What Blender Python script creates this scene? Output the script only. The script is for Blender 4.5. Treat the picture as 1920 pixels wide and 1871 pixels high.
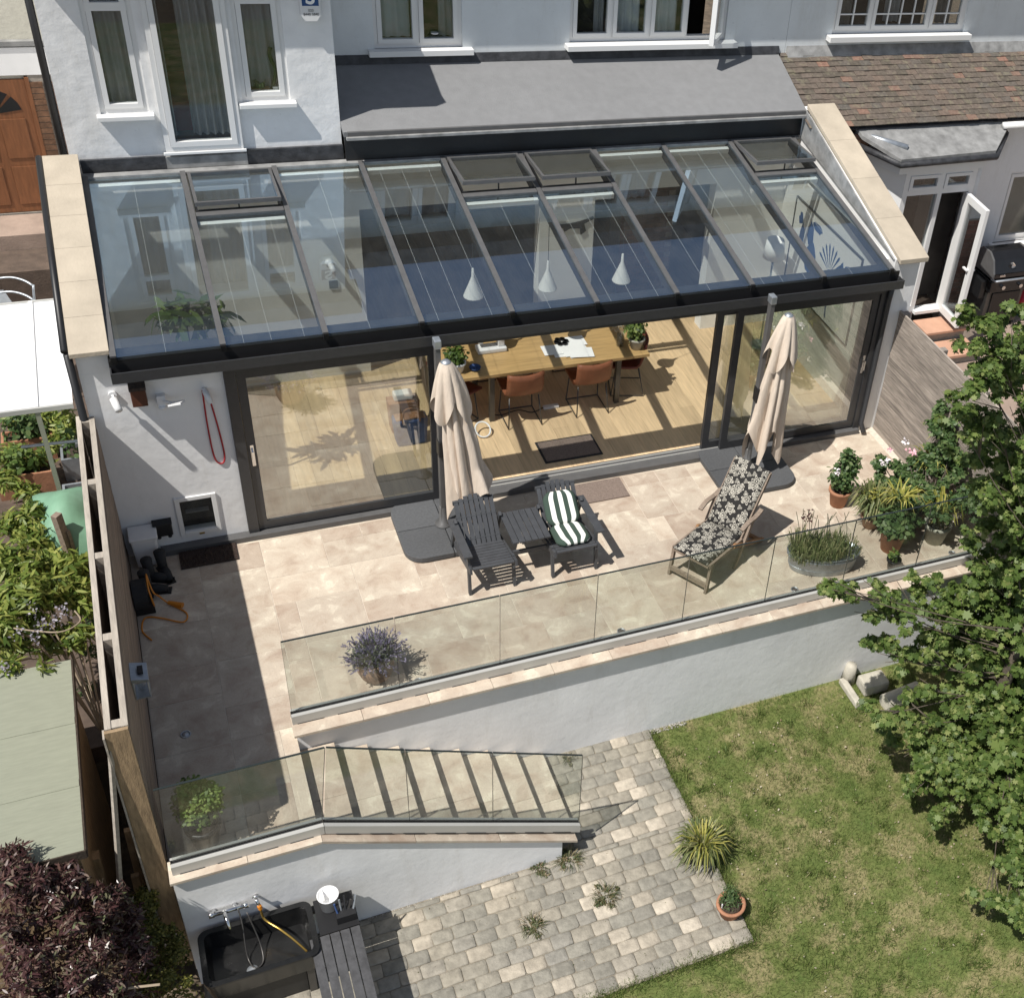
import bpy, bmesh, math, random
import numpy as np
from mathutils import Vector, Matrix
random.seed(7); RNG = np.random.default_rng(7)
R = math.radians
sc = bpy.context.scene
for o in list(bpy.data.objects): bpy.data.objects.remove(o)
COL = sc.collection

# ------------------------------------------------------------------ camera
CAM = Vector((-0.42707, -10.75280, 8.95141)); YAW, PITCH, ROLL, FPX, PPX = 0.556973, 0.661886, 0.172042, 2278.677, 475.696
def _axes():
    cy, sy, cp, sp = math.cos(YAW), math.sin(YAW), math.cos(PITCH), math.sin(PITCH)
    f = Vector((sy*cp, cy*cp, -sp)); r = Vector((cy, -sy, 0)); u = r.cross(f)
    cr, sr = math.cos(ROLL), math.sin(ROLL)
    return r*cr+u*sr, u*cr-r*sr, f
CR, CU, CF = _axes()
cam_d = bpy.data.cameras.new('camera'); cam = bpy.data.objects.new('camera', cam_d); COL.objects.link(cam)
cam_d.sensor_fit = 'HORIZONTAL'; cam_d.sensor_width = 36; cam_d.lens = FPX*36/1920; cam_d.shift_x = -PPX/1920
cam_d.clip_start = 0.1; cam_d.clip_end = 3000
m = Matrix((CR, CU, -CF)).transposed().to_4x4(); m.translation = CAM; cam.matrix_world = m
sc.camera = cam
# ------------------------------------------------------------------ sky, sun, exposure
SUND = Vector((0.56, 0.215, -1.0)).normalized()
W = bpy.data.worlds.new('World'); sc.world = W; W.use_nodes = True
nt = W.node_tree; bg = nt.nodes['Background']; sky = nt.nodes.new('ShaderNodeTexSky'); sky.sky_type = 'NISHITA'; sky.sun_disc = False
sky.sun_elevation = math.asin(-SUND.z); sky.sun_rotation = math.atan2(-SUND.x, -SUND.y); sky.air_density = 1.0; sky.dust_density = 0.6; sky.ozone_density = 1.2
hs = nt.nodes.new('ShaderNodeHueSaturation'); hs.inputs['Saturation'].default_value = 0.62
nt.links.new(sky.outputs[0], hs.inputs['Color']); nt.links.new(hs.outputs[0], bg.inputs[0]); bg.inputs[1].default_value = 0.085
sl = bpy.data.lights.new('sun', 'SUN'); sl.energy = 4.9; sl.angle = R(0.5); sl.color = (1, 0.96, 0.90)
sun = bpy.data.objects.new('sun', sl); COL.objects.link(sun); sun.rotation_euler = SUND.to_track_quat('-Z', 'Y').to_euler(); sun.location = (-6, -6, 14)
sc.view_settings.view_transform = 'Standard'; sc.view_settings.look = 'None'; sc.view_settings.gamma = 1; sc.view_settings.exposure = 0.28
sc.view_settings.use_curve_mapping = False
sc.render.engine = 'CYCLES'; sc.cycles.transparent_max_bounces = 24; sc.cycles.max_bounces = 8

def A(u, v, **k):
    """pixel of the photograph -> point on a plane x=, y= or z="""
    d = CF + CR*((u-960-PPX)/FPX) - CU*((v-935.5)/FPX)
    ax, val = list(k.items())[0]; i = 'xyz'.index(ax)
    return CAM + d*((val-CAM[i])/d[i])
# ------------------------------------------------------------------ materials
def _nodes(name):
    m = bpy.data.materials.new(name); m.use_nodes = True
    t = m.node_tree; b = t.nodes['Principled BSDF']; return m, t, b
def N(t, kind, **kw):
    n = t.nodes.new(kind)
    for k, v in kw.items():
        if k.startswith('i_'):
            n.inputs[int(k[2:]) if k[2:].isdigit() else k[2:]].default_value = v
        else: setattr(n, k, v)
    return n
def mult(t, a, b, f=1.0):
    n = N(t, 'ShaderNodeMix', data_type='RGBA', blend_type='MULTIPLY'); n.inputs[0].default_value = f
    t.links.new(a, n.inputs[6]); t.links.new(b, n.inputs[7]); return n.outputs[2]
def ramp(t, fac, stops):
    r = N(t, 'ShaderNodeValToRGB'); e = r.color_ramp.elements
    while len(e) < len(stops): e.new(0.5)
    for el, (p, c) in zip(e, stops): el.position = p; el.color = (c[0], c[1], c[2], 1)
    t.links.new(fac, r.inputs[0]); return r.outputs[0]
def noise(t, vec, scale, detail=4, rough=.55, dim=None):
    n = N(t, 'ShaderNodeTexNoise'); n.inputs['Scale'].default_value = scale; n.inputs['Detail'].default_value = detail; n.inputs['Roughness'].default_value = rough
    t.links.new(vec, n.inputs['Vector']); return n.outputs['Fac']
def wpos(t, sc3=None):
    g = N(t, 'ShaderNodeNewGeometry').outputs['Position']
    if sc3 is None: return g
    mp = N(t, 'ShaderNodeMapping'); mp.inputs['Scale'].default_value = sc3; t.links.new(g, mp.inputs[0]); return mp.outputs[0]
def grey(v): return (v, v, v)
MATS = {}
def M(name, col, rough=.6, metal=0.0, var=.12, vs=6.0, stretch=None, bump=0.0, bs=60.0, rnd=0.0, spec=.5, big=0.0, col2=None):
    m, t, b = _nodes(name); MATS[name] = m
    p = wpos(t, stretch)
    n1 = noise(t, p, vs)
    if col2 is None: c = ramp(t, n1, [(.3, [x*(1-var) for x in col]), (.7, [min(1, x*(1+var)) for x in col])])
    else: c = ramp(t, n1, [(.35, col), (.65, col2)])
    if name in ('render_white', 'render_rough', 'garden_wall', 'wall_blue'):
        c = mult(t, c, ramp(t, noise(t, wpos(t, (2.2, 2.2, .5)), 1.6, 7, .75), [(.28, (.90, .89, .87)), (.46, grey(1))]))
        c = mult(t, c, ramp(t, noise(t, wpos(t), 26, 4, .7), [(.26, grey(.82)), (.36, grey(1))]))
    if big > 0:
        n2 = noise(t, wpos(t), 0.9, 3); c = mult(t, c, ramp(t, n2, [(.3, grey(1-big)), (.65, grey(1))]))
    if rnd > 0:
        oi = N(t, 'ShaderNodeObjectInfo'); c = mult(t, c, ramp(t, oi.outputs['Random'], [(0, grey(1-rnd)), (1, grey(1))]))
    t.links.new(c, b.inputs['Base Color']); b.inputs['Roughness'].default_value = rough; b.inputs['Metallic'].default_value = metal
    b.inputs['Specular IOR Level'].default_value = spec
    if bump > 0:
        bn = N(t, 'ShaderNodeBump'); bn.inputs['Strength'].default_value = bump; bn.inputs['Distance'].default_value = 0.01
        t.links.new(noise(t, p, bs, 5), bn.inputs['Height']); t.links.new(bn.outputs[0], b.inputs['Normal'])
    return m
def glass(name, tint, ior=1.5, rough=0.0, coat=0.0, gcol=(1, 1, 1), dust=.02):
    m = bpy.data.materials.new(name); m.use_nodes = True; t = m.node_tree; t.nodes.clear(); MATS[name] = m
    o = N(t, 'ShaderNodeOutputMaterial'); tr = N(t, 'ShaderNodeBsdfTransparent'); tr.inputs[0].default_value = (*tint, 1)
    gl = N(t, 'ShaderNodeBsdfGlossy'); gl.inputs['Roughness'].default_value = rough; fr = N(t, 'ShaderNodeFresnel'); fr.inputs[0].default_value = ior
    # faces seen from inside the slab keep the same reflectance as from outside
    mx = N(t, 'ShaderNodeMixShader'); g = N(t, 'ShaderNodeNewGeometry')
    sw = N(t, 'ShaderNodeMix', data_type='FLOAT')
    lw = N(t, 'ShaderNodeMath', operation='MINIMUM'); lw.inputs[1].default_value = .6
    ad = N(t, 'ShaderNodeMath', operation='ADD'); ad.inputs[1].default_value = coat; gl.inputs['Color'].default_value = (*gcol, 1)
    t.links.new(g.outputs['Backfacing'], sw.inputs[0]); t.links.new(fr.outputs[0], ad.inputs[0]); t.links.new(ad.outputs[0], sw.inputs[2]); sw.inputs[3].default_value = 0.05
    t.links.new(sw.outputs[0], lw.inputs[0]); t.links.new(lw.outputs[0], mx.inputs[0])
    t.links.new(tr.outputs[0], mx.inputs[1]); t.links.new(gl.outputs[0], mx.inputs[2])
    # thin film of dust and dried rain on the panes
    df = N(t, 'ShaderNodeBsdfDiffuse'); df.inputs[0].default_value = (.55, .54, .50, 1); m2 = N(t, 'ShaderNodeMixShader')
    t.links.new(ramp(t, noise(t, wpos(t), 5.0, 8, .75), [(.35, grey(.006)), (.62, grey(dust)), (.8, grey(dust*2.2))]), m2.inputs[0])
    t.links.new(mx.outputs[0], m2.inputs[1]); t.links.new(df.outputs[0], m2.inputs[2]); t.links.new(m2.outputs[0], o.inputs[0]); return m
def leafmat(name, stops, rough=.5, trans=.35):
    m, t, b = _nodes(name); MATS[name] = m
    a = N(t, 'ShaderNodeAttribute', attribute_name='rnd'); c = ramp(t, a.outputs['Fac'], stops)
    t.links.new(c, b.inputs['Base Color']); b.inputs['Roughness'].default_value = rough; b.inputs['Specular IOR Level'].default_value = .35
    tl = N(t, 'ShaderNodeBsdfTranslucent'); t.links.new(c, tl.inputs[0]); mx = N(t, 'ShaderNodeMixShader'); mx.inputs[0].default_value = trans
    t.links.new(b.outputs[0], mx.inputs[1]); t.links.new(tl.outputs[0], mx.inputs[2])
    t.links.new(mx.outputs[0], t.nodes['Material Output'].inputs[0]); return m

M('render_white', (.77, .77, .765), .85, var=.04, vs=3, bump=.45, bs=9, big=.05)
M('render_rough', (.77, .77, .765), .88, var=.06, vs=4, bump=1.0, bs=5.5, big=.06)
M('wall_blue', (.68, .71, .72), .8, var=.04, vs=3, bump=.3, bs=14)
M('garden_wall', (.75, .75, .745), .85, var=.06, vs=2.2, bump=.35, bs=11, big=.08)
M('cream_wall', (.55, .53, .45), .85, var=.08, bump=.4, bs=20)
M('indoor_white', (.80, .80, .77), .8, var=.02)
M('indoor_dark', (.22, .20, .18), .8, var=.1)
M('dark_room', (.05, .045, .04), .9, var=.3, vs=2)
M('anthracite', (.035, .036, .039), .38, var=.1, vs=20)
M('anthracite_worn', (.095, .094, .094), .42, var=.1, vs=9)
M('black', (.012, .012, .013), .45, var=.1)
M('black_gloss', (.012, .012, .013), .18, var=.1)
M('rubber', (.02, .02, .021), .8, var=.2)
M('aluminium', (.46, .455, .43), .45, .25, var=.05, vs=3)
M('galvanised', (.40, .43, .46), .42, .7, var=.15, vs=14)
M('chrome', (.7, .7, .7), .12, 1, var=.02)
M('upvc', (.72, .72, .71), .35, var=.015, vs=2)
M('felt', (.195, .197, .20), .88, var=.06, vs=9, bump=.5, bs=120, big=.06)
M('lead', (.27, .27, .265), .65, .1, var=.3, vs=7, bump=.3, bs=14, big=.2)
M('tar', (.035, .036, .04), .55, var=.5, vs=10, bump=.5, bs=25)
M('coping', (.47, .405, .315), .8, var=.1, vs=4, bump=.35, bs=40, rnd=.1, big=.15)
M('granite', (.085, .088, .093), .75, var=.15, vs=40, bump=.3, bs=150, rnd=.15, big=.2)
M('paint_grey', (.055, .058, .064), .55, var=.12, vs=12, bump=.15, bs=60, rnd=.15)
M('teak_grey', (.22, .17, .13), .75, var=.25, vs=10, stretch=(3, 3, 3), bump=.3, bs=60)
M('teak', (.27, .14, .06), .6, var=.2, vs=10, bump=.2, bs=60)
M('cloth_cream', (.60, .51, .42), .9, var=.07, vs=9, stretch=(3, 3, .7), bump=.7, bs=9)
M('terracotta', (.36, .17, .095), .8, var=.2, vs=9, bump=.3, bs=50, big=.15)
M('pot_tan', (.33, .20, .13), .75, var=.2, vs=8, bump=.2, bs=40, big=.2)
M('pot_grey', (.36, .35, .29), .85, var=.2, vs=20, stretch=(1, 1, 6), bump=.8, bs=18)
M('soil', (.045, .032, .022), .95, var=.4, vs=25, bump=.8, bs=60)
M('earth', (.10, .075, .05), .95, var=.4, vs=8, bump=.7, bs=40)
M('fence_right', (.32, .275, .235), .85, var=.38, vs=5, stretch=(6, .7, 9), bump=.5, bs=30, rnd=.35)
M('fence_left', (.28, .215, .165), .85, var=.25, vs=5, stretch=(6, .7, 9), bump=.5, bs=30, rnd=.25)
M('fence_pale', (.38, .335, .28), .85, var=.2, vs=6, stretch=(5, .8, 5), bump=.4, bs=30, rnd=.15)
M('timber', (.30, .21, .12), .8, var=.3, vs=6, stretch=(6, 6, 1), bump=.4, bs=30, rnd=.2)
M('oak_floor', (.72, .53, .32), .42, var=.14, vs=3, stretch=(9, .8, 1), bump=.05, bs=40, rnd=.25)
M('oak_table', (.52, .34, .15), .35, var=.15, vs=3, stretch=(.9, 9, 9), bump=.05, bs=40, rnd=.12)
M('leather', (.24, .085, .04), .5, var=.12, vs=12, bump=.1, bs=80)
M('leather_red', (.13, .028, .018), .5, var=.1, vs=12)
M('steel_dark', (.10, .095, .09), .4, .6, var=.1)
M('mat_brown', (.19, .145, .12), .95, var=.3, vs=90, bump=.6, bs=200)
M('mat_dark', (.045, .03, .024), .95, var=.4, vs=60, bump=.8, bs=160)
M('curtain', (.42, .42, .42), .9, var=.08, vs=3)
M('paper', (.80, .80, .79), .8, var=.03)
M('plastic_white', (.70, .70, .70), .4, var=.04)
M('blue_cloth', (.03, .065, .18), .8, var=.4, vs=14)
M('brown_bag', (.30, .14, .06), .7, var=.2)
M('door_brown', (.19, .075, .03), .5, var=.2, vs=5, stretch=(8, 1, 1), bump=.1, bs=40)
M('brick', (.24, .075, .05), .85, var=.2, vs=14, bump=.4, bs=60, rnd=.4)
M('mortar', (.30, .27, .23), .9, var=.15, vs=20, bump=.4, bs=80)
M('old_brick', (.17, .09, .05), .9, var=.35, vs=12, bump=.4, bs=40, rnd=.4)
M('canopy_white', (.66, .67, .68), .5, var=.02)
M('tarp', (.16, .30, .20), .55, var=.12, vs=5, bump=.3, bs=9)
M('shed_felt', (.235, .245, .185), .9, var=.07, vs=8, stretch=(1, 6, 1), bump=.25, bs=70)
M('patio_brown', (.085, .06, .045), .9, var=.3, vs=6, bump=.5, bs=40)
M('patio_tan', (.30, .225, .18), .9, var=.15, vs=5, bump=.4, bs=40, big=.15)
M('grout', (.56, .50, .42), .9, var=.12, vs=20)
M('step_pink', (.48, .28, .19), .8, var=.1, vs=6)
M('rust_lamp', (.095, .035, .02), .5, .3, var=.2)
M('red_paint', (.45, .02, .04), .4, var=.05)
M('teal_paint', (.012, .13, .11), .4, var=.05)
M('orange_hose', (.62, .22, .02), .4, var=.08)
M('red_rope', (.33, .015, .02), .7, var=.1)
M('enamel_black', (.012, .012, .012), .22, var=.3, vs=10)
M('brass', (.55, .36, .09), .3, .9, var=.1)
M('bark', (.10, .08, .06), .9, var=.3, vs=12, bump=.6, bs=40)
M('twig', (.30, .24, .17), .9, var=.2)
M('stone_pale', (.46, .43, .36), .85, var=.18, vs=9, bump=.5, bs=30, big=.2)
M('slate_dark', (.055, .055, .058), .8, var=.3, vs=12, bump=.4, bs=40)
M('blue_print', (.02, .07, .20), .7, var=.1)
M('glass_black', (.02, .02, .022), .1, var=.05)
M('joint_sand', (.20, .175, .135), .95, var=.3, vs=12, bump=.6, bs=80)
M('gravel', (.34, .32, .28), .9, var=.4, vs=50, bump=.4, bs=90)
M('pink_petal', (.75, .42, .47), .7, var=.15, vs=40)
M('white_petal', (.78, .72, .74), .7, var=.1, vs=40)
M('red_tile_old', (.20, .115, .08), .9, var=.2)
glass('roof_glass', (.95, .97, .96), 1.6, coat=.27, gcol=(.58, .79, 1))
glass('door_glass', (.88, .90, .87), 1.6, coat=.25)
glass('window_glass', (.80, .82, .82), 1.55)
glass('rail_glass', (.875, .90, .885), 1.5, coat=.03)
M('glass_edge', (.022, .028, .027), .25, var=.1)

def special():
    # travertine paving
    m, t, b = _nodes('travertine'); MATS['travertine'] = m; p = wpos(t)
    oi = N(t, 'ShaderNodeObjectInfo').outputs['Random']
    wv = N(t, 'ShaderNodeVectorMath', operation='ADD'); cmb = N(t, 'ShaderNodeCombineXYZ'); mm = N(t, 'ShaderNodeMath', operation='MULTIPLY'); mm.inputs[1].default_value = 31
    t.links.new(oi, mm.inputs[0]); t.links.new(mm.outputs[0], cmb.inputs[0]); t.links.new(p, wv.inputs[0]); t.links.new(cmb.outputs[0], wv.inputs[1])
    n1 = N(t, 'ShaderNodeTexNoise'); n1.inputs['Scale'].default_value = 4.2; n1.inputs['Detail'].default_value = 9; n1.inputs['Distortion'].default_value = .45; n1.inputs['Roughness'].default_value = .62
    t.links.new(wv.outputs[0], n1.inputs['Vector'])
    c = ramp(t, n1.outputs['Fac'], [(.27, (.38, .30, .24)), (.40, (.46, .38, .305)), (.50, (.515, .445, .365)), (.57, (.54, .47, .385)), (.63, (.64, .58, .48)), (.75, (.50, .415, .335))])
    c = mult(t, c, ramp(t, oi, [(0, (.78, .73, .70)), (.25, (.93, .89, .86)), (.5, (1, .99, .96)), (.75, (.88, .86, .84)), (1, (1.10, 1.09, 1.06))]))
    c = mult(t, c, ramp(t, noise(t, p, 70, 3), [(.3, grey(.86)), (.5, grey(1))]))
    c = mult(t, c, ramp(t, noise(t, p, .8, 4), [(.35, grey(.88)), (.6, grey(1))]))
    t.links.new(c, b.inputs['Base Color']); b.inputs['Roughness'].default_value = .62
    bn = N(t, 'ShaderNodeBump'); bn.inputs['Strength'].default_value = .25; bn.inputs['Distance'].default_value = .006; t.links.new(noise(t, p, 26, 6), bn.inputs['Height']); t.links.new(bn.outputs[0], b.inputs['Normal'])
    # setts and roof tiles pick a colour per piece
    def pieces(name, stops, var, vs, bump, rough, lich=None):
        m, t, b = _nodes(name); MATS[name] = m; p = wpos(t); oi = N(t, 'ShaderNodeObjectInfo').outputs['Random']
        at = N(t, 'ShaderNodeAttribute', attribute_name='rnd'); ad = N(t, 'ShaderNodeMath', operation='ADD'); fr = N(t, 'ShaderNodeMath', operation='FRACT')
        t.links.new(oi, ad.inputs[0]); t.links.new(at.outputs['Fac'], ad.inputs[1]); t.links.new(ad.outputs[0], fr.inputs[0])
        c = ramp(t, fr.outputs[0], stops)
        c = mult(t, c, ramp(t, noise(t, p, vs, 6), [(.3, grey(1-var)), (.65, grey(1))]))
        if lich: c2 = N(t, 'ShaderNodeMix', data_type='RGBA'); t.links.new(ramp(t, noise(t, p, 11, 6), [(.55, grey(0)), (.75, grey(.55))]), c2.inputs[0]); t.links.new(c, c2.inputs[6]); c2.inputs[7].default_value = (*lich, 1); c = c2.outputs[2]
        t.links.new(c, b.inputs['Base Color']); b.inputs['Roughness'].default_value = rough; b.inputs['Specular IOR Level'].default_value = .3
        bn = N(t, 'ShaderNodeBump'); bn.inputs['Strength'].default_value = bump; bn.inputs['Distance'].default_value = .01; t.links.new(noise(t, p, 40, 6), bn.inputs['Height']); t.links.new(bn.outputs[0], b.inputs['Normal'])
    pieces('sett', [(0, (.235, .22, .185)), (.3, (.275, .258, .215)), (.55, (.32, .288, .23)), (.74, (.27, .255, .22)), (.9, (.38, .335, .265)), (.97, (.52, .46, .37)), (1, (.33, .30, .245))], .33, 14, .7, .9)
    pieces('roof_tile', [(0, (.105, .09, .072)), (.25, (.13, .108, .088)), (.5, (.15, .118, .096)), (.75, (.12, .108, .094)), (.93, (.175, .128, .10)), (.98, (.28, .15, .11)), (1, (.15, .12, .10))], .35, 22, .6, .92, (.20, .19, .12))
    # paving joint dirt and lawn soil
    m, t, b = _nodes('lawn_base'); MATS['lawn_base'] = m; p = wpos(t)
    n1 = noise(t, p, 2.6, 7, .68); n2 = noise(t, p, 30, 4)
    c = ramp(t, n1, [(.32, (.10, .14, .04)), (.48, (.145, .17, .055)), (.60, (.27, .235, .12)), (.72, (.19, .195, .08))])
    c = mult(t, c, ramp(t, n2, [(.3, grey(.6)), (.7, grey(1))])); t.links.new(c, b.inputs['Base Color']); b.inputs['Roughness'].default_value = .95; b.inputs['Specular IOR Level'].default_value = .1
    # floral fabric: rosettes in Voronoi cells, white outline on charcoal
    m, t, b = _nodes('floral'); MATS['floral'] = m
    uv = N(t, 'ShaderNodeTexCoord').outputs['UV']
    def flower(scale, rad, petals, off):
        mp = N(t, 'ShaderNodeMapping'); mp.inputs['Scale'].default_value = (scale,)*3; mp.inputs['Location'].default_value = (off, off*1.7, 0); t.links.new(uv, mp.inputs[0])
        v = N(t, 'ShaderNodeTexVoronoi', voronoi_dimensions='2D'); v.inputs['Scale'].default_value = 1; v.inputs['Randomness'].default_value = .75; t.links.new(mp.outputs[0], v.inputs['Vector'])
        s = N(t, 'ShaderNodeVectorMath', operation='SUBTRACT'); t.links.new(mp.outputs[0], s.inputs[0]); t.links.new(v.outputs['Position'], s.inputs[1])
        xy = N(t, 'ShaderNodeSeparateXYZ'); t.links.new(s.outputs[0], xy.inputs[0]); an = N(t, 'ShaderNodeMath', operation='ARCTAN2'); t.links.new(xy.outputs[1], an.inputs[0]); t.links.new(xy.outputs[0], an.inputs[1])
        mu = N(t, 'ShaderNodeMath', operation='MULTIPLY'); mu.inputs[1].default_value = petals; t.links.new(an.outputs[0], mu.inputs[0])
        co = N(t, 'ShaderNodeMath', operation='COSINE'); t.links.new(mu.outputs[0], co.inputs[0])
        ra = N(t, 'ShaderNodeMath', operation='MULTIPLY_ADD'); ra.inputs[1].default_value = rad*.28; ra.inputs[2].default_value = rad; t.links.new(co.outputs[0], ra.inputs[0])
        q = N(t, 'ShaderNodeMath', operation='DIVIDE'); t.links.new(v.outputs['Distance'], q.inputs[0]); t.links.new(ra.outputs[0], q.inputs[1])
        return ramp(t, q.outputs[0], [(0, grey(1)), (.13, grey(1)), (.17, grey(0)), (.38, grey(0)), (.44, grey(.9)), (.54, grey(.9)), (.6, grey(.05)), (.82, grey(.05)), (.86, grey(1)), (.97, grey(1)), (1, grey(0))][:])
    f1 = flower(7, .36, 6, 0); f2 = flower(13, .30, 3, 5.3)
    mx = N(t, 'ShaderNodeMix', data_type='RGBA', blend_type='LIGHTEN'); mx.inputs[0].default_value = 1; t.links.new(f1, mx.inputs[6]); t.links.new(f2, mx.inputs[7])
    cc = N(t, 'ShaderNodeMix', data_type='RGBA'); t.links.new(mx.outputs[2], cc.inputs[0]); cc.inputs[6].default_value = (.014, .013, .012, 1); cc.inputs[7].default_value = (.50, .47, .40, 1)
    t.links.new(cc.outputs[2], b.inputs['Base Color']); b.inputs['Roughness'].default_value = .9
    # striped cushion
    m, t, b = _nodes('stripe'); MATS['stripe'] = m; sp = N(t, 'ShaderNodeSeparateXYZ'); t.links.new(N(t, 'ShaderNodeTexCoord').outputs['UV'], sp.inputs[0])
    mu = N(t, 'ShaderNodeMath', operation='MULTIPLY'); mu.inputs[1].default_value = 3.5; t.links.new(sp.outputs[0], mu.inputs[0]); fr = N(t, 'ShaderNodeMath', operation='FRACT'); t.links.new(mu.outputs[0], fr.inputs[0])
    c = ramp(t, fr.outputs[0], [(0, (.035, .06, .045)), (.49, (.035, .06, .045)), (.51, (.74, .74, .70)), (1, (.74, .74, .70))]); t.links.new(c, b.inputs['Base Color']); b.inputs['Roughness'].default_value = .9
special()
leafmat('leaf_maple', [(0, (.055, .095, .022)), (.45, (.11, .17, .04)), (.8, (.18, .24, .065)), (1, (.30, .33, .12))], .5, .42)
leafmat('leaf_wisteria', [(0, (.07, .12, .022)), (.4, (.17, .235, .045)), (1, (.40, .42, .11))], .45, .45)
leafmat('leaf_purple', [(0, (.040, .020, .020)), (.45, (.085, .038, .038)), (.72, (.14, .078, .066)), (.88, (.25, .19, .15)), (1, (.12, .15, .06))], .3, .3)
leafmat('leaf_gold', [(0, (.05, .065, .015)), (.5, (.12, .125, .03)), (1, (.26, .24, .06))])
leafmat('leaf_lime', [(0, (.05, .09, .02)), (.6, (.15, .22, .05)), (1, (.30, .36, .12))])
leafmat('leaf_rose', [(0, (.045, .085, .028)), (.6, (.08, .14, .045)), (1, (.16, .21, .08))])
leafmat('leaf_yellow', [(0, (.14, .17, .035)), (.5, (.32, .31, .065)), (1, (.52, .47, .14))])
leafmat('leaf_grass', [(0, (.10, .135, .045)), (.5, (.17, .20, .075)), (1, (.34, .32, .16))])
leafmat('leaf_lavender', [(0, (.12, .145, .085)), (1, (.25, .27, .18))])
leafmat('lavender_flower', [(0, (.17, .145, .24)), (1, (.34, .30, .42))])
leafmat('wisteria_flower', [(0, (.25, .23, .28)), (1, (.46, .43, .48))])
leafmat('leaf_palm', [(0, (.05, .10, .02)), (1, (.16, .22, .05))])
leafmat('blade_green', [(0, (.10, .155, .036)), (.45, (.155, .205, .052)), (.68, (.24, .24, .09)), (.85, (.37, .31, .175)), (1, (.48, .42, .28))], .6, .3)
leafmat('weed', [(0, (.07, .10, .04)), (.6, (.14, .14, .07)), (1, (.24, .17, .09))])
leafmat('litter', [(0, (.30, .22, .13)), (1, (.60, .54, .42))])

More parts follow.
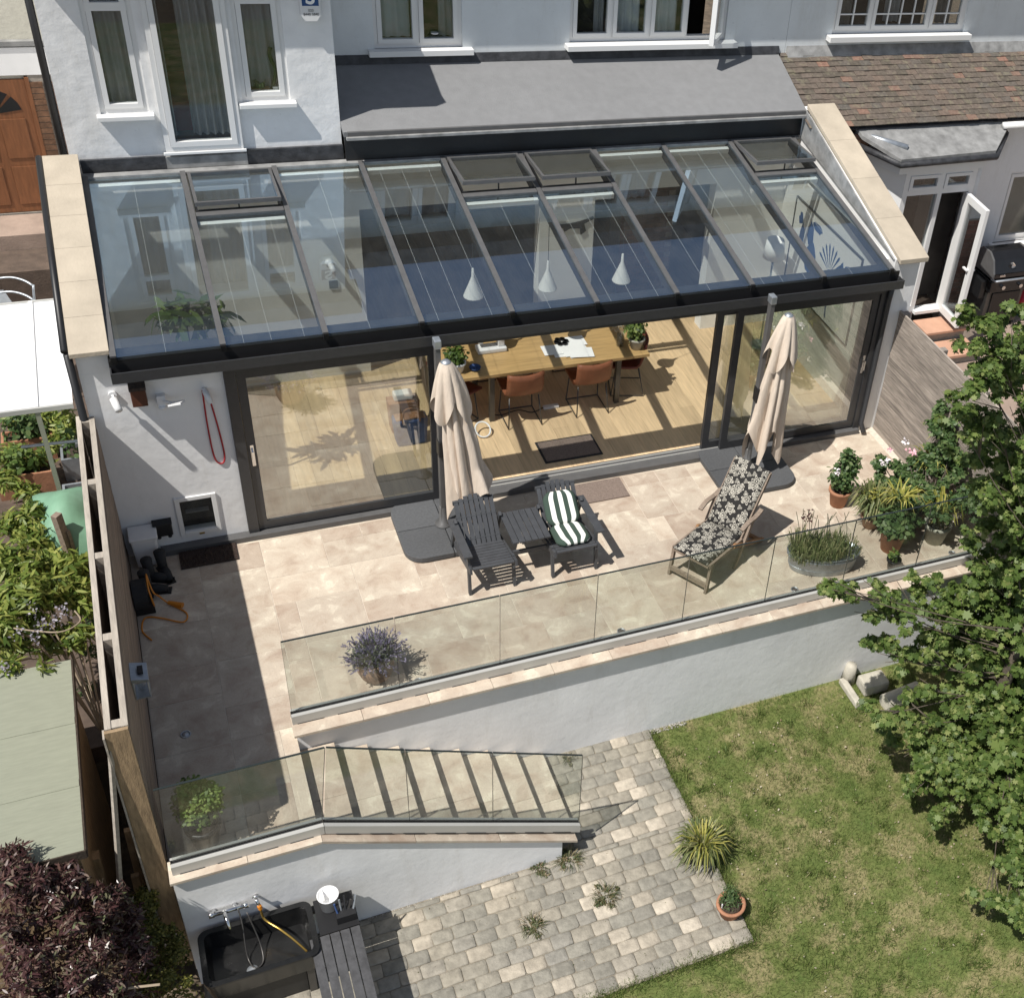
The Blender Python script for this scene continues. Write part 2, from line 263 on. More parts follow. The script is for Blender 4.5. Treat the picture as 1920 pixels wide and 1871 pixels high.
# ------------------------------------------------------------------ mesh builder
OFF = {}
class MB:
    def __init__(s): s.v = []; s.f = []; s.uv = None
    def add(s, vs, fs):
        o = len(s.v); s.v += [tuple(p) for p in vs]; s.f += [tuple(i+o for i in f) for f in fs]; return s
    def box(s, x0, x1, y0, y1, z0, z1):
        return s.add([(x, y, z) for z in (z0, z1) for y in (y0, y1) for x in (x0, x1)], [(0, 2, 3, 1), (4, 5, 7, 6), (0, 1, 5, 4), (2, 6, 7, 3), (0, 4, 6, 2), (1, 3, 7, 5)])
    def cbox(s, x0, x1, y0, y1, z0, z1, c=.005):
        """box with chamfered top edge"""
        vs = [(x0, y0, z0), (x1, y0, z0), (x1, y1, z0), (x0, y1, z0), (x0, y0, z1-c), (x1, y0, z1-c), (x1, y1, z1-c), (x0, y1, z1-c), (x0+c, y0+c, z1), (x1-c, y0+c, z1), (x1-c, y1-c, z1), (x0+c, y1-c, z1)]
        fs = [(3, 2, 1, 0), (8, 9, 10, 11)]
        for i in range(4):
            j = (i+1) % 4; fs += [(i, j, j+4, i+4), (i+4, j+4, j+8, i+8)]
        return s.add(vs, fs)
    def bar(s, a, b, w, h, up=(0, 0, 1), taper=1.0):
        """rectangular bar from a to b, w across, h along up"""
        a = Vector(a); b = Vector(b); d = (b-a).normalized(); u = Vector(up); x = d.cross(u)
        if x.length < 1e-4: x = d.cross(Vector((0, 1, 0)))
        x.normalize(); u = x.cross(d).normalized(); vs = []
        for p, k in ((a, 1.0), (b, taper)):
            for sx, sz in ((-1, -1), (1, -1), (1, 1), (-1, 1)): vs.append(p+x*(sx*w*k/2)+u*(sz*h*k/2))
        return s.add(vs, [(3, 2, 1, 0), (4, 5, 6, 7), (0, 1, 5, 4), (1, 2, 6, 5), (2, 3, 7, 6), (3, 0, 4, 7)])
    def tube(s, pts, r, n=8, caps=True):
        pts = [Vector(p) for p in pts]; rs = r if isinstance(r, (list, tuple)) else [r]*len(pts); o = len(s.v); fs = []
        x = None
        for i, p in enumerate(pts):
            d = (pts[min(i+1, len(pts)-1)]-pts[max(i-1, 0)]).normalized()
            if x is None: x = d.orthogonal().normalized()
            x = (x-d*x.dot(d)); x = x.normalized() if x.length > 1e-5 else d.orthogonal().normalized(); y = d.cross(x)
            for k in range(n): a = 2*math.pi*k/n; s.v.append(tuple(p+x*(rs[i]*math.cos(a))+y*(rs[i]*math.sin(a))))
        for i in range(len(pts)-1):
            for k in range(n): s.f.append((o+i*n+k, o+i*n+(k+1) % n, o+(i+1)*n+(k+1) % n, o+(i+1)*n+k))
        if caps: s.f.append(tuple(o+k for k in reversed(range(n)))); s.f.append(tuple(o+(len(pts)-1)*n+k for k in range(n)))
        return s
    def lathe(s, prof, c, n=28, sx=1, sy=1, rot=0):
        o = len(s.v); cx, cy, cz = c; cr, sr = math.cos(rot), math.sin(rot)
        for r, z in prof:
            for k in range(n):
                a = 2*math.pi*k/n; x, y = r*sx*math.cos(a), r*sy*math.sin(a); s.v.append((cx+x*cr-y*sr, cy+x*sr+y*cr, cz+z))
        for i in range(len(prof)-1):
            for k in range(n): s.f.append((o+i*n+k, o+i*n+(k+1) % n, o+(i+1)*n+(k+1) % n, o+(i+1)*n+k))
        if prof[0][0] > 1e-4: s.f.append(tuple(o+k for k in reversed(range(n))))
        if prof[-1][0] > 1e-4: s.f.append(tuple(o+(len(prof)-1)*n+k for k in range(n)))
        return s
    def prism(s, poly, a0, a1, axis='y'):
        """polygon in the plane across axis, extruded a0..a1"""
        n = len(poly); o = len(s.v)
        for a in (a0, a1):
            for p, q in poly: s.v.append({'y': (p, a, q), 'x': (a, p, q), 'z': (p, q, a)}[axis])
        s.f.append(tuple(o+i for i in range(n))); s.f.append(tuple(o+n+i for i in reversed(range(n))))
        for i in range(n): j = (i+1) % n; s.f.append((o+j, o+i, o+n+i, o+n+j))
        return s
    def grid(s, P, uv=True):
        """P[i][j] points -> sheet with uv"""
        o = len(s.v); ni, nj = len(P), len(P[0])
        for r_ in P: s.v += [tuple(p) for p in r_]
        for i in range(ni-1):
            for j in range(nj-1): s.f.append((o+i*nj+j, o+i*nj+j+1, o+(i+1)*nj+j+1, o+(i+1)*nj+j))
        return s
    def build(s, name, mat, parent=None, smooth=False, loc=None, bevel=0, recalc=True):
        off = Vector(loc) if loc is not None else (OFF.get(parent.name, Vector((0, 0, 0))) if parent is not None else Vector((0, 0, 0)))
        me = bpy.data.meshes.new(name); me.from_pydata([(x-off.x, y-off.y, z-off.z) for x, y, z in s.v], [], s.f)
        if recalc:
            b = bmesh.new(); b.from_mesh(me); bmesh.ops.recalc_face_normals(b, faces=b.faces)
            if bevel: bmesh.ops.bevel(b, geom=[e for e in b.edges if e.is_manifold and e.calc_face_angle(0) > .5], offset=bevel, segments=2, affect='EDGES', profile=.6)
            b.to_mesh(me); b.free()
        me.materials.append(MATS[mat] if isinstance(mat, str) else mat)
        if smooth: me.polygons.foreach_set('use_smooth', [True]*len(me.polygons))
        o = bpy.data.objects.new(name, me); COL.objects.link(o)
        if parent is not None: o.parent = parent; OFF[o.name] = off
        else: o.location = off; OFF[o.name] = off
        return o
def thing(name, label, cat, loc, group=None):
    o = bpy.data.objects.new(name, None); COL.objects.link(o); o.location = loc; o.empty_display_size = .1
    OFF[o.name] = Vector(loc); o['label'] = label; o['category'] = cat
    if group: o['group'] = group
    return o
def tag(o, label, cat, group=None):
    o['label'] = label; o['category'] = cat
    if group: o['group'] = group
    return o
def struct(o, kind='structure', label=None):
    o['kind'] = kind
    if label: o['label'] = label
    return o
def inst(src, name, parent, loc, rz=0.0, scale=None):
    """light copy sharing mesh data; loc in world"""
    o = bpy.data.objects.new(name, src if isinstance(src, bpy.types.Mesh) else src.data); COL.objects.link(o)
    off = OFF.get(parent.name, Vector((0, 0, 0))) if parent is not None else Vector((0, 0, 0))
    o.parent = parent; o.location = Vector(loc)-off; o.rotation_euler = (rz if isinstance(rz, tuple) else (0, 0, rz))
    if scale: o.scale = scale
    OFF[o.name] = Vector(loc); return o
def copy_tree(o, dx, parent=None):
    c = o.copy(); COL.objects.link(c); c.parent = parent
    if parent is None: c.location = o.location+Vector(dx); OFF[c.name] = OFF[o.name]+Vector(dx)
    for ch in list(o.children): copy_tree(ch, dx, c)
    return c
def holed(mb, x0, x1, z0, z1, y0, y1, holes):
    """wall in the xz plane between y0 (outer) and y1 with rectangular holes"""
    xs = sorted({x0, x1, *[h[0] for h in holes], *[h[1] for h in holes]}); zs = sorted({z0, z1, *[h[2] for h in holes], *[h[3] for h in holes]})
    sol = lambda i, j: 0 <= i < len(xs)-1 and 0 <= j < len(zs)-1 and not any(h[0] <= xs[i]+1e-6 and xs[i+1] <= h[1]+1e-6 and h[2] <= zs[j]+1e-6 and zs[j+1] <= h[3]+1e-6 for h in holes)
    for i in range(len(xs)-1):
        for j in range(len(zs)-1):
            if not sol(i, j): continue
            a, b, c, d = xs[i], xs[i+1], zs[j], zs[j+1]
            mb.add([(a, y0, c), (b, y0, c), (b, y0, d), (a, y0, d)], [(0, 1, 2, 3)]); mb.add([(a, y1, c), (b, y1, c), (b, y1, d), (a, y1, d)], [(3, 2, 1, 0)])
            if not sol(i-1, j): mb.add([(a, y0, c), (a, y0, d), (a, y1, d), (a, y1, c)], [(0, 1, 2, 3)])
            if not sol(i+1, j): mb.add([(b, y0, c), (b, y1, c), (b, y1, d), (b, y0, d)], [(0, 1, 2, 3)])
            if not sol(i, j-1): mb.add([(a, y0, c), (a, y1, c), (b, y1, c), (b, y0, c)], [(0, 1, 2, 3)])
            if not sol(i, j+1): mb.add([(a, y0, d), (b, y0, d), (b, y1, d), (a, y1, d)], [(0, 1, 2, 3)])
    return mb
LEAF = {
 'oval': [(0, 0, 0), (.28, .25, .05), (.30, .6, .06), (0, 1, -.04), (-.30, .6, .06), (-.28, .25, .05)],
 'lance': [(0, 0, 0), (.12, .3, .03), (.10, .7, .0), (0, 1, -.10), (-.10, .7, .0), (-.12, .3, .03)],
 'lobed': [(0, -.1, 0), (.30, -.12, .02), (.24, .12, .03), (.58, .22, .0), (.34, .42, .03), (.42, .74, .0), (.14, .66, .03), (0, 1.0, -.03), (-.14, .66, .03), (-.42, .74, .0), (-.34, .42, .03), (-.58, .22, .0), (-.24, .12, .03), (-.30, -.12, .02)],
 'blade': [(-.03, 0, 0), (.03, 0, 0), (.028, .5, .03), (0, 1, .0), (-.028, .5, .03)],
 'bud': [(0, 0, 0), (.16, .2, 0), (.18, .7, 0), (0, 1, 0), (-.18, .7, 0), (-.16, .2, 0)],
}
def leaves(name, pts, nrm, size, mat, parent=None, shape='oval', jit=.35, dirs=None, loc=None, rnd=None, kind=None):
    """many small leaf polygons as one mesh; nrm = leaf normals, dirs = leaf length directions"""
    pts = np.asarray(pts, float); n = len(pts); T = np.array(LEAF[shape]); k = len(T)
    nrm = np.asarray(nrm, float)+RNG.normal(0, jit, (n, 3)); nrm /= np.linalg.norm(nrm, axis=1)[:, None]+1e-9
    d = RNG.normal(0, 1, (n, 3)) if dirs is None else np.asarray(dirs, float)+RNG.normal(0, .15, (n, 3))
    if dirs is None: d -= nrm*(d*nrm).sum(1)[:, None]
    d /= np.linalg.norm(d, axis=1)[:, None]+1e-9; x = np.cross(d, nrm); x /= np.linalg.norm(x, axis=1)[:, None]+1e-9; nn = np.cross(x, d)
    s = (size*RNG.uniform(.65, 1.25, n))[:, None, None] if np.isscalar(size) else np.asarray(size)[:, None, None]
    V = pts[:, None, :]+s*(x[:, None, :]*T[None, :, 0:1]+d[:, None, :]*T[None, :, 1:2]+nn[:, None, :]*T[None, :, 2:3])
    off = np.array(loc if loc is not None else (OFF.get(parent.name, Vector((0, 0, 0))) if parent is not None else (0, 0, 0)))
    V = (V-off).reshape(-1, 3)
    me = bpy.data.meshes.new(name); me.vertices.add(n*k); me.vertices.foreach_set('co', V.ravel()); me.loops.add(n*k); me.loops.foreach_set('vertex_index', np.arange(n*k)); me.polygons.add(n)
    me.polygons.foreach_set('loop_start', np.arange(n)*k); me.polygons.foreach_set('loop_total', np.full(n, k)); me.update(); me.validate()
    at = me.attributes.new('rnd', 'FLOAT', 'FACE'); at.data.foreach_set('value', (RNG.uniform(0, 1, n) if rnd is None else rnd).astype(np.float32))
    me.materials.append(MATS[mat]); o = bpy.data.objects.new(name, me); COL.objects.link(o)
    if parent is not None: o.parent = parent; OFF[o.name] = OFF.get(parent.name, Vector((0, 0, 0)))
    else: o.location = off; OFF[o.name] = Vector(off)
    if kind: o['kind'] = kind
    return o
def blob(centers, n, surf=.5):
    """points spread through ellipsoids; returns points and outward/up normals"""
    w = np.array([c[3]*c[4]*c[5] for c in centers])**.67; idx = RNG.choice(len(centers), n, p=w/w.sum()); C_ = np.array(centers)[idx]
    g = RNG.normal(0, 1, (n, 3)); g /= np.linalg.norm(g, axis=1)[:, None]; rr = RNG.uniform(0, 1, n)**surf
    P = C_[:, :3]+g*rr[:, None]*C_[:, 3:6]; return P, g*.7+np.array([0, 0, .7])
# ================================================================== THE SETTING
G = -1.214                                   # level of the lower garden
sky_done = True
ground = struct(MB().add([(-400, -400, G-.35), (400, -400, G-.35), (400, 400, G-.35), (-400, 400, G-.35)], [(0, 1, 2, 3)]).build('ground', 'earth'))
lawn = struct(MB().grid([[(x, y, G-.012+.012*math.sin(x*2.1)*math.cos(y*1.7)) for x in np.linspace(-1.1, 16, 40)] for y in np.linspace(-14, -2.9, 40)]).build('lawn', 'lawn_base', recalc=False))
# --- terrace
terrace = struct(MB().box(-1.15, 7.70, -2.80, -.001, -1.4, -.004).box(-1.15, -.004, -4.0, -2.8005, -1.4, -.004).build('terrace', 'grout'))
mod = .2035
def tile_floor(parent, name, x0, y0, nx, ny, blocked=None, z=0.0, mat='travertine', seed=3):
    rnd = random.Random(seed); used = [[False]*ny for _ in range(nx)]; meshes = {}
    for j in range(ny):
        for i in range(nx):
            if used[i][j] or (blocked and blocked(i, j)): continue
            opts = [(3, 2), (3, 3), (2, 2), (3, 2), (2, 3), (4, 2), (2, 1), (1, 2), (1, 1)]; w0 = rnd.random(); rnd.shuffle(opts)
            opts.sort(key=lambda o: -(o[0]*o[1])*(.35+.65*rnd.random()))
            for w, h in opts:
                if i+w <= nx and j+h <= ny and not any(used[a][b] or (blocked and blocked(a, b)) for a in range(i, i+w) for b in range(j, j+h)): break
            else: w = h = 1
            for a in range(i, min(nx, i+w)):
                for b in range(j, min(ny, j+h)): used[a][b] = True
            if (w, h) not in meshes:
                mb = MB().cbox(.0024, w*mod-.0024, .0024, h*mod-.0024, -.028, 0, .002); o = mb.build(name, mat); meshes[(w, h)] = o.data; bpy.data.objects.remove(o)
            inst(meshes[(w, h)], name, parent, (x0+i*mod, y0+j*mod, z+rnd.uniform(-.0012, .0012)))
tile_floor(terrace, 'tile', -1.148, -2.775, 43, 13)
tile_floor(terrace, 'tile', -1.148, -3.996, 5, 6, seed=9)
MB().box(-.1295, -.006, -3.996, -2.776, -.03, -.001).build('edge_tile', 'travertine', terrace)
MB().box(-.9, 7.6, -.128, -.106, -.028, -.002).build('edge_tile', 'travertine', terrace)
for u, v in ((785, 1277), (1165, 1183), (1490, 1105), (1785, 1037), (348, 1376)):
    p = A(u, v, z=.004); o = thing('floor_light', 'round recessed floor light', 'light', (p.x, p.y, 0), 'recessed floor lights in the terrace')
    MB().lathe([(.045, 0.001), (.045, .006), (.034, .008), (.034, .004), (0, .004)], (p.x, p.y, 0), 20).build('bezel', 'galvanised', o, True)
    MB().lathe([(.033, .002), (.033, .0055), (0, .0065)], (p.x, p.y, 0), 20).build('lens', 'glass_black' if u != 348 else 'galvanised', o, True)
for o, l in zip([x for x in COL.objects if x.name.startswith('floor_light')], ('round recessed floor light beside the lavender pot', 'round recessed floor light behind the middle of the long glass balustrade', 'round recessed floor light by the foot of the zinc tub', 'round recessed floor light beside the woven grey pot', 'round steel floor light alone in the shade near the wooden fence')): o['label'] = l; del o['group']
# --- retaining wall with coping
def coping_run(parent, pts, y0, y1, t, name, mat, step=.62):
    for (xa, za), (xb, zb) in zip(pts[:-1], pts[1:]):
        n = max(1, round(abs(xb-xa)/step))
        for i in range(n):
            p = xa+(xb-xa)*i/n+.0015; q = xa+(xb-xa)*(i+1)/n-.0015; zp = za+(zb-za)*i/n; zq = za+(zb-za)*(i+1)/n
            MB().prism([(p, zp), (q, zq), (q, zq+t), (p, zp+t)], y0, y1).build(name, mat, parent, bevel=.003)
rw = thing('retaining_wall', 'long white rendered retaining wall below the glass balustrade', 'wall', (0, -2.9, G))
MB().box(-.006, 7.74, -2.94, -2.805, -1.42, .088).build('wall', 'garden_wall', rw)
coping_run(rw, [(-.03, .09), (7.76, .09)], -3.0, -2.765, .032, 'coping_stone', 'travertine')
sw = thing('stair_wall', 'white rendered wall along the outer side of the stairs', 'wall', (0, -4.1, G))
SLO = [(-1.13, .088), (.0, .088), (2.10, -.91)]
MB().prism([(-1.13, -1.42), (2.10, -1.42), (2.10, -.91), (.0, .088), (-1.13, .088)], -4.146, -4.002).build('wall', 'garden_wall', sw)
coping_run(sw, [(-1.15, .09), (.0, .09), (2.24, -.975)], -4.185, -3.97, .032, 'coping_stone', 'travertine', .75)
st = thing('staircase', 'travertine garden steps going down beside the white wall', 'stairs', (1.1, -3.5, G))
for i in range(8):
    x0 = -.0015+.284*i; zt = -.135*(i+1)
    s = MB().box(x0+.004, x0+.284, -3.968, -2.943, G-.1, zt-.024).build('step', 'stone_pale', st)
    y = -3.966
    for w in (.406, .61):
        MB().cbox(x0+.0045, x0+.3, y, min(y+w, -2.945)-.002, zt-.022, zt, .004).build('tread', 'travertine', s); y += w
# --- glass balustrades
def packer_shadows(parent, pa, pb, y, n, slope=True):
    for i in range(n):
        a = (i+.12)/n; b = (i+.78)/n; P = lambda k: Vector(pa).lerp(Vector(pb), k)
        MB().bar(P(a), P(b), .004, .006).build('packer_shadow', 'black', parent)  # black bars paint the shadow gaps between the packers
gb = thing('glass_balustrade', 'long frameless glass balustrade along the terrace edge', 'balustrade', (0, -2.81, .122))
MB().box(-.02, 7.70, -2.866, -2.830, .124, .226).box(-.02, 7.70, -2.796, -2.770, .124, .226).box(-.02, 7.70, -2.83, -2.796, .124, .15).build('base_channel', 'aluminium', gb)
MB().box(-.02, 7.70, -2.8295, -2.822, .151, .229).box(-.02, 7.70, -2.8, -2.7965, .151, .229).build('gasket', 'rubber', gb)
packer_shadows(gb, (-.02, -2.868, .125), (7.6, -2.868, .125), -2.87, 22)
for i in range(8):
    x0 = -.014+.9462*i; p = MB().box(x0+.004, x0+.9422, -2.8195, -2.8025, .155, 1.118).build('glass_pane', 'rail_glass', gb)
    MB().box(x0+.004, x0+.9422, -2.820, -2.802, 1.1185, 1.123).build('edge', 'glass_edge', p)
    MB().box(x0+.0022, x0+.0036, -2.819, -2.803, .24, 1.117).build('side_edge', 'glass_edge', p)
lb = thing('stair_balustrade', 'frameless glass balustrade that slopes down beside the stairs', 'balustrade', (0, -4.06, .122))
def chan(parts):
    for (xa, za), (xb, zb) in zip(parts[:-1], parts[1:]):
        c = MB()
        for y0, y1, h0, h1 in ((-4.116, -4.080, 0, .102), (-4.046, -4.020, 0, .102), (-4.08, -4.046, 0, .026)):
            c.prism([(xa, za+h0), (xb, zb+h0), (xb, zb+h1), (xa, za+h1)], y0, y1)
        c.build('base_channel', 'aluminium', lb)
        g = MB(); g.prism([(xa, za+.03), (xb, zb+.03), (xb, zb+.105), (xa, za+.105)], -4.0795, -4.072); g.prism([(xa, za+.03), (xb, zb+.03), (xb, zb+.105), (xa, za+.105)], -4.050, -4.0465); g.build('gasket', 'rubber', lb)
chan([(-1.12, .124), (.030, .124)]); chan([(.034, .122), (2.285, -.925)])
packer_shadows(lb, (-1.1, -4.118, .125), (0, -4.118, .125), 0, 4); packer_shadows(lb, (.08, -4.118, .10), (2.25, -4.118, -.905), 0, 8)
for poly in ([(-1.10, .16), (.022, .16), (.118, 1.118), (-1.10, 1.118)], [(.034, .155), (.72, -.164), (.72, .848), (.13, 1.116)], [(.728, -.168), (1.45, -.503), (1.45, .520), (.728, .844)], [(1.458, -.507), (2.283, -.89), (2.278, .150), (1.458, .516)]):
    p = MB().prism(poly, -4.0695, -4.0525).build('glass_pane', 'rail_glass', lb)
    (xa, za), (xb, zb) = poly[3], poly[2]
    MB().prism([(xa, za+.0005), (xb, zb+.0005), (xb, zb+.005), (xa, za+.005)], -4.070, -4.052).build('edge', 'glass_edge', p)
    (xa, za), (xb, zb) = poly[1], poly[2]
    MB().bar((xa+.004, -4.061, za+.09), (xb+.004, -4.061, zb-.002), .0025, .015, (0, 1, 0)).build('side_edge', 'glass_edge', p)
# --- paving of setts
pav = struct(MB().box(-1.1, 3.47, -5.62, -4.147, G-.1, G+.009).box(2.13, 3.47, -4.1465, -2.9405, G-.1, G+.009).build('paving', 'joint_sand'))
def setts():
    big = []; rnd = random.Random(5); y = -5.60; row = 0
    while y < -2.99:
        h = .133+rnd.uniform(-.004, .004); x = -1.08 if y < -4.17 else 2.16
        if y < -4.17 and y+h > -4.163: h = -4.163-y-.002
        x += rnd.uniform(.02, .15) if row % 2 else 0
        while x < 3.42:
            w = rnd.choice((.165, .18, .19, .195, .205, .22)); w = min(w, 3.475-x)
            if w > .06 and x+w > -.95: big.append((x, y, w, h, rnd.uniform(-.004, .005)))
            x += w+.004
        y += h+.005; row += 1
    def shape(mb, x, y, w, h, z, rnd):
        # a worn block: uneven outline, domed top
        n = 10; o = []; base = [(.05, 0), (.5, -.012), (.95, 0), (1, .14), (1.012, .86), (.95, 1), (.5, 1.012), (.05, 1), (-.012, .86), (0, .14)]
        for px, py in base: o.append((x+w*(.5+(px-.5)*.992)+rnd.uniform(-.004, .004), y+h*(.5+(py-.5)*.992)+rnd.uniform(-.003, .003)))
        cx, cy = x+w/2, y+h/2; vs = []
        for k, zz in ((1, G-.03), (1, G+.012+z), (.955, G+.0165+z), (.6, G+.0185+z)): vs += [(cx+(a-cx)*k, cy+(b-cy)*k, zz) for a, b in o]
        fs = [tuple(3*n+i for i in range(n))]+[(r_*n+i, r_*n+(i+1) % n, (r_+1)*n+(i+1) % n, (r_+1)*n+i) for r_ in range(3) for i in range(n)]; mb.add(vs, fs)
    big.sort(key=lambda s: (Vector((s[0], s[1], G))-CAM).length)
    vis = [s for s in big if not (s[0] < .15 and s[1] > -5.0)] ; hid = [s for s in big if s not in vis]
    sizes = {}
    for x, y, w, h, z in vis[:300]:
        mb = MB(); shape(mb, x, y, w, h, z, rnd); mb.build('sett', 'sett', pav, True, loc=None, recalc=False)
    mb = MB()
    cnt = []
    for s in vis[300:]+hid: shape(mb, *s, rnd); cnt.append(31)
    o = mb.build('sett_field', 'sett', pav, True, recalc=False); o['kind'] = 'stuff'
    at = o.data.attributes.new('rnd', 'FLOAT', 'FACE'); at.data.foreach_set('value', np.repeat(RNG.uniform(0, 1, len(cnt)), 31).astype(np.float32))
setts()
# gravel strips along the foot of both walls
def gravel(name, strips, n, s0, s1):
    mb = MB()
    for i in range(n):
        xa, xb, y0, y1 = random.choice(strips); x = random.uniform(xa, xb); y = random.uniform(y0, y1); s = random.uniform(s0, s1)
        mb.add([(x+s*random.uniform(.7, 1.2), y, G+.006), (x, y+s, G+.004), (x-s, y+random.uniform(-.3, .3)*s, G+.006), (x, y-s, G+.004), (x, y, G+.006+s*.9)], [(0, 1, 4), (1, 2, 4), (2, 3, 4), (3, 0, 4)])
    return struct(mb.build(name, 'gravel'), 'stuff')
gravel('gravel', [(.1, 2.15, -4.195, -4.148)]*3+[(2.3, 3.9, -3.0, -2.945)]*2, 900, .006, .013)

# ================================================================== CONSERVATORY
PIT = math.atan2(2.8806-2.4318, 2.6868+.12); zr = lambda y: 2.4318+(y+.12)*math.tan(PIT)
RX = [.0336+.91505*i for i in range(-1, 9)]
cons = thing('conservatory', 'lean to glass conservatory with anthracite frame and open sliding doors', 'conservatory', (3.2, 0, 0))
# side walls with stepped coping stones
zl = A(120, 290, y=2.70).z; zl0 = 2.50
lw = thing('parapet_wall', 'white rendered wall with sloping stone coping on the left of the conservatory', 'wall', (-1.05, 1.3, 0))
MB().prism([(.0, -.1), (2.74, -.1), (2.74, zl-.05), (.0, zl0-.05)], -1.19, -.925, 'x').build('wall', 'render_white', lw)
n = 6
for i in range(n):
    a, b = -.09+2.80*i/n, -.09+2.80*(i+1)/n; za, zb = zl0+(zl-zl0)*(a/2.74), zl0+(zl-zl0)*(b/2.74)
    MB().prism([(a+.002, za-.045), (b-.002, zb-.045), (b-.002, zb), (a+.002, za)], -1.225, -.905, 'x').build('coping_stone', 'coping', lw, bevel=.004)
MB().tube([(-1.255, -.03, zl0-.02), (-1.255, 2.7, zl-.02)], .032, 8).tube([(-1.24, -.03, zl0-.05), (-1.235, -.03, -.2)], .034, 8).build('downpipe', 'black', lw, True)
rw2 = thing('parapet_wall', 'white rendered wall with sloping stone coping on the right of the conservatory', 'wall', (7.66, 1.3, 0))
zr0 = 2.545; p = A(1530, 195, y=2.62); zr1 = p.z
MB().prism([(-.02, -.2), (2.78, -.2), (2.78, zr1-.05), (-.02, zr0-.06)], 7.485, 7.845, 'x').build('wall', 'render_white', rw2)
n = 4
for i in range(n):
    a, b = -.10+2.72*i/n, -.10+2.72*(i+1)/n; za, zb = zr0+(zr1-zr0)*(a/2.62), zr0+(zr1-zr0)*(b/2.62)
    MB().prism([(a+.002, za-.06), (b-.002, zb-.06), (b-.002, zb), (a+.002, za)], 7.50, 7.90, 'x').build('coping_stone', 'coping', rw2, bevel=.005)
MB().prism([(.0, zr(0)+.02), (2.6, zr(2.6)+.02), (2.6, zr1-.06), (0, zr0-.07)], 7.465, 7.483, 'x').build('lead_flashing', 'lead', rw2)
MB().prism([(.0, zr(0)+.02), (2.6, zr(2.6)+.02), (2.6, zl-.05), (0, zl0-.06)], -.924, -.905, 'x').build('flashing', 'black', lw)
# facade wall on the left of the doors, with the hatch opening
fac = thing('facade_wall', 'white rendered wall between the wooden fence and the sliding doors', 'wall', (-.5, .05, 0))
holed(MB(), -1.192, -.003, -.1, 2.20, -.002, .10, [(-.60, -.30, .19, .60)]).build('wall', 'render_white', fac)
# frame
MB().box(-.92, 7.44, -.03, .10, 2.205, 2.375).build('header_beam', 'anthracite', cons)
MB().box(-.002, 7.46, -.055, .12, 2.06, 2.203).build('door_head', 'anthracite', cons)
gut = MB().box(-.93, 7.50, -.262, -.25, 2.225, 2.335).box(-.93, 7.50, -.25, -.13, 2.225, 2.24).box(-.93, -.918, -.25, -.142, 2.24, 2.33).box(7.488, 7.50, -.25, -.142, 2.24, 2.33).build('gutter', 'anthracite', cons); MB().box(-.917, 7.487, -.2495, -.1425, 2.241, 2.27).box(-.917, 7.487, -.142, -.13, 2.241, 2.40).build('gutter_shade_sheet', 'black', gut)  # added black sheets paint the shade inside the gutter trough
MB().box(-.93, 7.46, -.129, -.031, 2.26, 2.385).build('eaves_beam', 'black', cons)
MB().box(-.85, 7.44, -.105, .14, -.03, .062).build('door_track', 'anthracite_worn', cons)
MB().box(.1, 7.40, .02, .034, .0625, .078).box(.1, 7.40, .085, .099, .0625, .078).build('track_rail', 'aluminium', cons)
MB().box(0.0, .10, -.05, .12, .0635, 2.058).build('jamb', 'anthracite', cons); MB().box(7.37, 7.46, -.05, .12, .0635, 2.058).build('jamb', 'anthracite', cons)
MB().tube([(7.475, -.09, 2.22), (7.475, -.07, 1.95), (7.475, -.06, .14), (7.475, -.16, .05)], .034, 10).build('downpipe', 'anthracite', cons, True)
def slider(x0, x1, y, hs):
    d = MB(); s = .085
    d.box(x0, x0+s, y-.025, y+.025, .08, 2.055).box(x1-s, x1, y-.025, y+.025, .08, 2.055).box(x0+s, x1-s, y-.025, y+.025, .08, .18).box(x0+s, x1-s, y-.025, y+.025, 1.97, 2.055)
    o = d.build('door_panel', 'anthracite', cons)
    MB().box(x0+s-.01, x1-s+.01, y-.012, y+.012, .17, 1.98).build('pane', 'door_glass', o)
    if hs:
        h = MB().box(hs-.016, hs+.016, y-.034, y-.026, .92, 1.18).box(hs-.010, hs+.010, y-.075, y-.06, .98, 1.12).box(hs-.009, hs+.009, y-.061, y-.034, 1.09, 1.115).build('handle', 'chrome', o)
    return o
slider(.105, 2.02, -.005, .15); slider(5.235, 7.30, .055, None); slider(5.46, 7.365, -.005, 7.32)
MB().box(1.985, 2.075, .035, .09, .08, 2.055).build('interlock_post', 'anthracite', cons)
